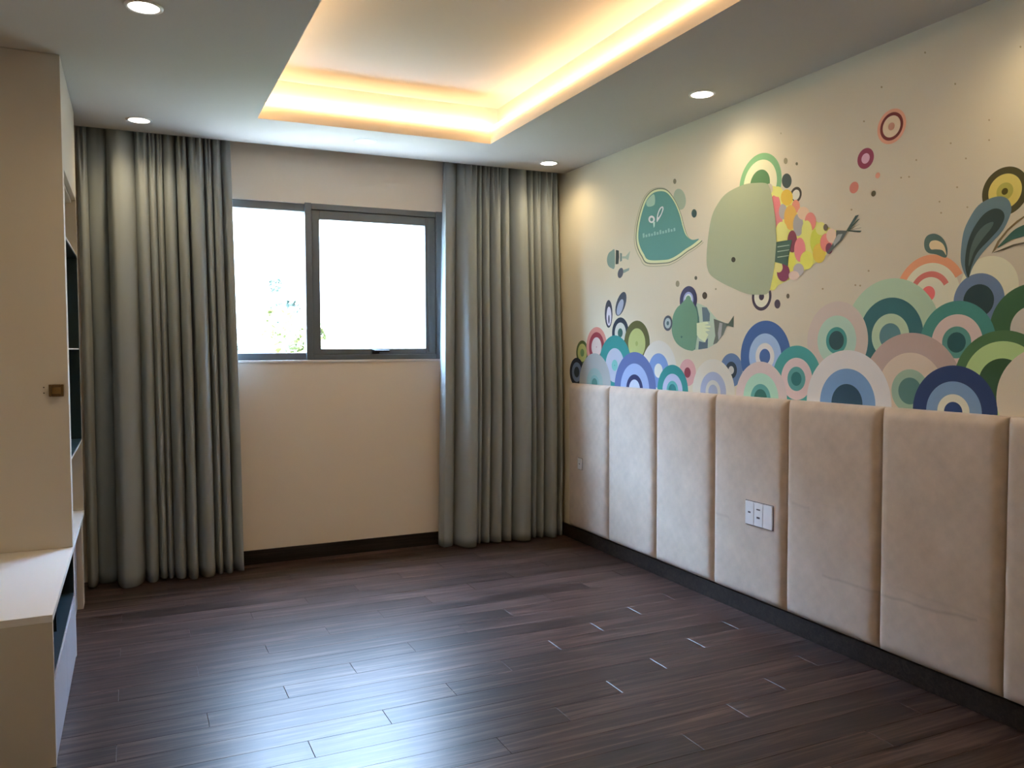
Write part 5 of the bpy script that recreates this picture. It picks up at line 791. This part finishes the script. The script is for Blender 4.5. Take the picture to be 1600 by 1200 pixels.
lathe('cap_ring', [(.058, 0.0), (.067, -.003), (.069, -.0005), (.070, 0)], M_TRIM, det)
lathe('cap_disc', [(.0005, -.004), (.05, -.004), (.057, -.002)], M_TRIM, det)

# ------------------------------------------------------------------ cabinet and bench along the left wall
XF = -3.08
cab = empty('tall_cabinet', (XF - .26, -.9, .50)); co = cab.location
tag(cab, 'tall cream shelf cabinet with dark teal niches standing at the left edge', 'cabinet')
def cbox(name, lst, mat, parent=None, bevel=.0015, off=None):
    o = boxes(name, lst, mat, None, bevel, off=off or co); o.parent = parent or cab
    return o
XB = XL + .003
YN, YF = -1.345, -.432       # near and far ends
ZB = .502                    # bench top
cbox('side_panel', [(XB, XF, YN, YN + .085, ZB + .001, H - .002)], M_CAB)
cbox('side_panel', [(XB, XF, YF - .018, YF, ZB + .001, H - .002)], M_CAB)
cbox('back_panel', [(XB, XB + .015, YN + .085, YF - .018, ZB + .001, H - .002)], M_CAB)
ya, yb = YN + .085, YF - .018
cbox('top_door', [(XF - .02, XF, ya, yb, 2.135, H - .002)], M_CAB)
cbox('niche_top', [(XB + .015, XF - .021, ya, yb, 2.120, 2.135)], M_CAB)
cbox('shelf', [(XB + .015, XF, ya, yb, 1.842, 1.850)], M_CAB)
cbox('shelf', [(XB + .025, XF - .003, ya + .009, yb - .009, 1.356, 1.363)], M_CAB)
cbox('shelf', [(XB + .015, XF, ya, yb, .872, .880)], M_CAB)
cbox('niche_lining', [(XB + .016, XF - .001, ya, ya + .008, .880, 1.842), (XB + .016, XF - .001, yb - .008, yb, .880, 1.842),
                      (XB + .016, XF - .001, ya + .008, yb - .008, 1.836, 1.842), (XB + .016, XF - .001, ya + .008, yb - .008, .880, .886),
                      (XB + .016, XB + .024, ya + .008, yb - .008, .886, 1.836)], M_TEAL, bevel=0)['label'] = 'dark teal lining of the open niche'
kn = cbox('knob', [(-3.151, -3.099, YN - .006, YN + .001, 1.159, 1.206)], M_BRASS, bevel=.002); kn['label'] = 'square brass knob'
cbox('knob_rim', [(-3.153, -3.142, YN - .016, YN - .005, 1.157, 1.208), (-3.108, -3.097, YN - .016, YN - .005, 1.157, 1.208),
                  (-3.142, -3.108, YN - .016, YN - .005, 1.196, 1.208), (-3.142, -3.108, YN - .016, YN - .005, 1.157, 1.168)], M_BRASS2, kn, .002)
for zz in (1.172, 1.196):
    cbox('screw_hole', [(-3.1745, -3.1695, YN - .0008, YN + .002, zz - .0025, zz + .0025)], M_HOLE, bevel=0)

bench = empty('low_bench', (XF - .26, -1.4, 0)); bo = bench.location
tag(bench, 'low white bench with open blue niche and drawers under the tall cabinet', 'bench')
YB = -2.34
def bbox(name, lst, mat, parent=None, bevel=.0015): return cbox(name, lst, mat, parent or bench, bevel, bo)
bbox('bench_top', [(XB, XF + .001, YB, YF, .478, ZB)], M_BENCH)
bbox('end_panel', [(XB, XF, YB, YB + .022, .001, .478)], M_CAB)
bbox('end_panel', [(XB, XF - .008, -.553, YF, .001, .478)], M_CAB)
bbox('partition', [(XB, XF, -1.29, -1.268, .001, .478)], M_BENCH)
bbox('niche_lining', [(XB + .01, XF - .004, YB + .022, YB + .028, .29, .476), (XB + .01, XF - .004, -1.296, -1.290, .29, .476),
                      (XB + .01, XB + .02, YB + .028, -1.296, .29, .476), (XB + .02, XF - .004, YB + .028, -1.296, .470, .476),
                      (XB + .02, XF - .004, YB + .028, -1.296, .284, .290)], M_BLUE, bevel=0)['label'] = 'dark blue lining of the open niche'
bbox('niche_divider', [(XB + .02, XF - .03, -1.83, -1.815, .290, .470)], M_BLUE)
for a, b in ((YB + .024, -1.818), (-1.814, -1.294)):
    bbox('drawer', [(XF - .022, XF, a, b, .012, .274)], M_DRAWER)
bbox('lower_door', [(XF - .055, XF - .035, -1.266, -.555, .012, .476)], M_DRAWER)
bbox('carcass', [(XB, XF - .06, YB + .024, -.556, .001, .283)], M_CAB, bevel=0)

# ------------------------------------------------------------------ outside
M_GROUND = noise_paint('pale_paving', (0.60, 0.60, 0.59), 0.9)
M_LAWN = noise_paint('dry_lawn', (0.045, 0.05, 0.03), 0.95, scale=60, bump=.4, var=.2)
tag(boxes('ground', [(-25, 25, .18, 2.4, -.6, -.48)], M_GROUND), 'assumed pale paving outside the window, sized to bounce sun inside', kind='structure')  # unseen strip, width chosen so bounced sun stays near the window
tag(boxes('ground_lawn', [(-40, 40, 2.4, 60, -.6, -.5)], M_LAWN), 'lawn beyond the paving outside', kind='structure')
def leaf_mat(name, c):
    m = noise_paint(name, c, 0.6, var=.25); return m
M_LEAF1 = leaf_mat('yellow_green_leaves', (0.12, 0.13, 0.045))
M_LEAF2 = leaf_mat('mid_green_leaves', (0.065, 0.09, 0.07))
M_BARK = noise_paint('grey_bark', (0.2, 0.15, 0.1), 0.9)
def shrub(name, label, x, y, z0, h, r, mat, seed, n=1600):
    rnd = random.Random(seed)
    t = empty(name, (x, y, z0)); tag(t, label, 'shrub')
    V, F = [], []
    blobs = [(rnd.uniform(-.6, .6) * r, rnd.uniform(-.6, .6) * r, h * rnd.uniform(.4, .85), r * rnd.uniform(.3, .55)) for _ in range(9)]
    for _ in range(n):
        bx_, by_, bz_, br = rnd.choice(blobs)
        d = Vector((rnd.gauss(0, 1), rnd.gauss(0, 1), rnd.gauss(0, 1))).normalized() * br * rnd.uniform(.5, 1.0) ** .5
        c = Vector((bx_, by_, bz_)) + d
        a = Vector((rnd.gauss(0, 1), rnd.gauss(0, 1), rnd.gauss(0, .6))).normalized()
        b = a.cross(Vector((rnd.gauss(0, 1), rnd.gauss(0, 1), rnd.gauss(0, 1)))).normalized()
        L, W_ = rnd.uniform(.07, .13), rnd.uniform(.025, .045)
        k = len(V)
        V += [c - a * L * .5, c + b * W_, c + a * L * .5, c - b * W_]
        F.append((k, k + 1, k + 2, k + 3))
    link('foliage', mesh('foliage', V, F), mat, t)
    V, F = [], []
    for bx_, by_, bz_, br in blobs:
        k = len(V)
        for (px_, py_, pz_, rr) in ((0, 0, 0, .03), (bx_, by_, bz_, .008)):
            for q in range(5):
                V.append((px_ + rr * math.cos(q * 1.2566), py_ + rr * math.sin(q * 1.2566), pz_))
        for q in range(5): F.append((k + q, k + (q + 1) % 5, k + 5 + (q + 1) % 5, k + 5 + q))
    link('stem', mesh('stem', V, F, True), M_BARK, t)
M_RENDER = noise_paint('added_wall_render', (0.26, 0.255, 0.245), 0.9)
tag(boxes('wall_sky_block', [(-16, 16, 6.0, 6.4, -.5, 5.2), (-16, 16, 5.95, 6.45, 5.2, 5.3)], M_RENDER), 'added tall boundary wall beyond the garden, blocking low sky', kind='structure')  # added to block the low sky; darkened render keeps its bounce weak
shrub('garden_shrub', 'yellow green shrub seen through the left window pane', -1.14, 4.3, -.5, 2.5, .45, M_LEAF1, 5)
shrub('garden_shrub', 'low mid green shrub at the lower left corner of the window', -1.82, 3.3, -.5, 2.2, .28, M_LEAF2, 8, 700)
shrub('garden_tree', 'small green tree behind the yellow green shrub outside', -1.02, 5.35, -.5, 3.3, .26, M_LEAF2, 9, 500)
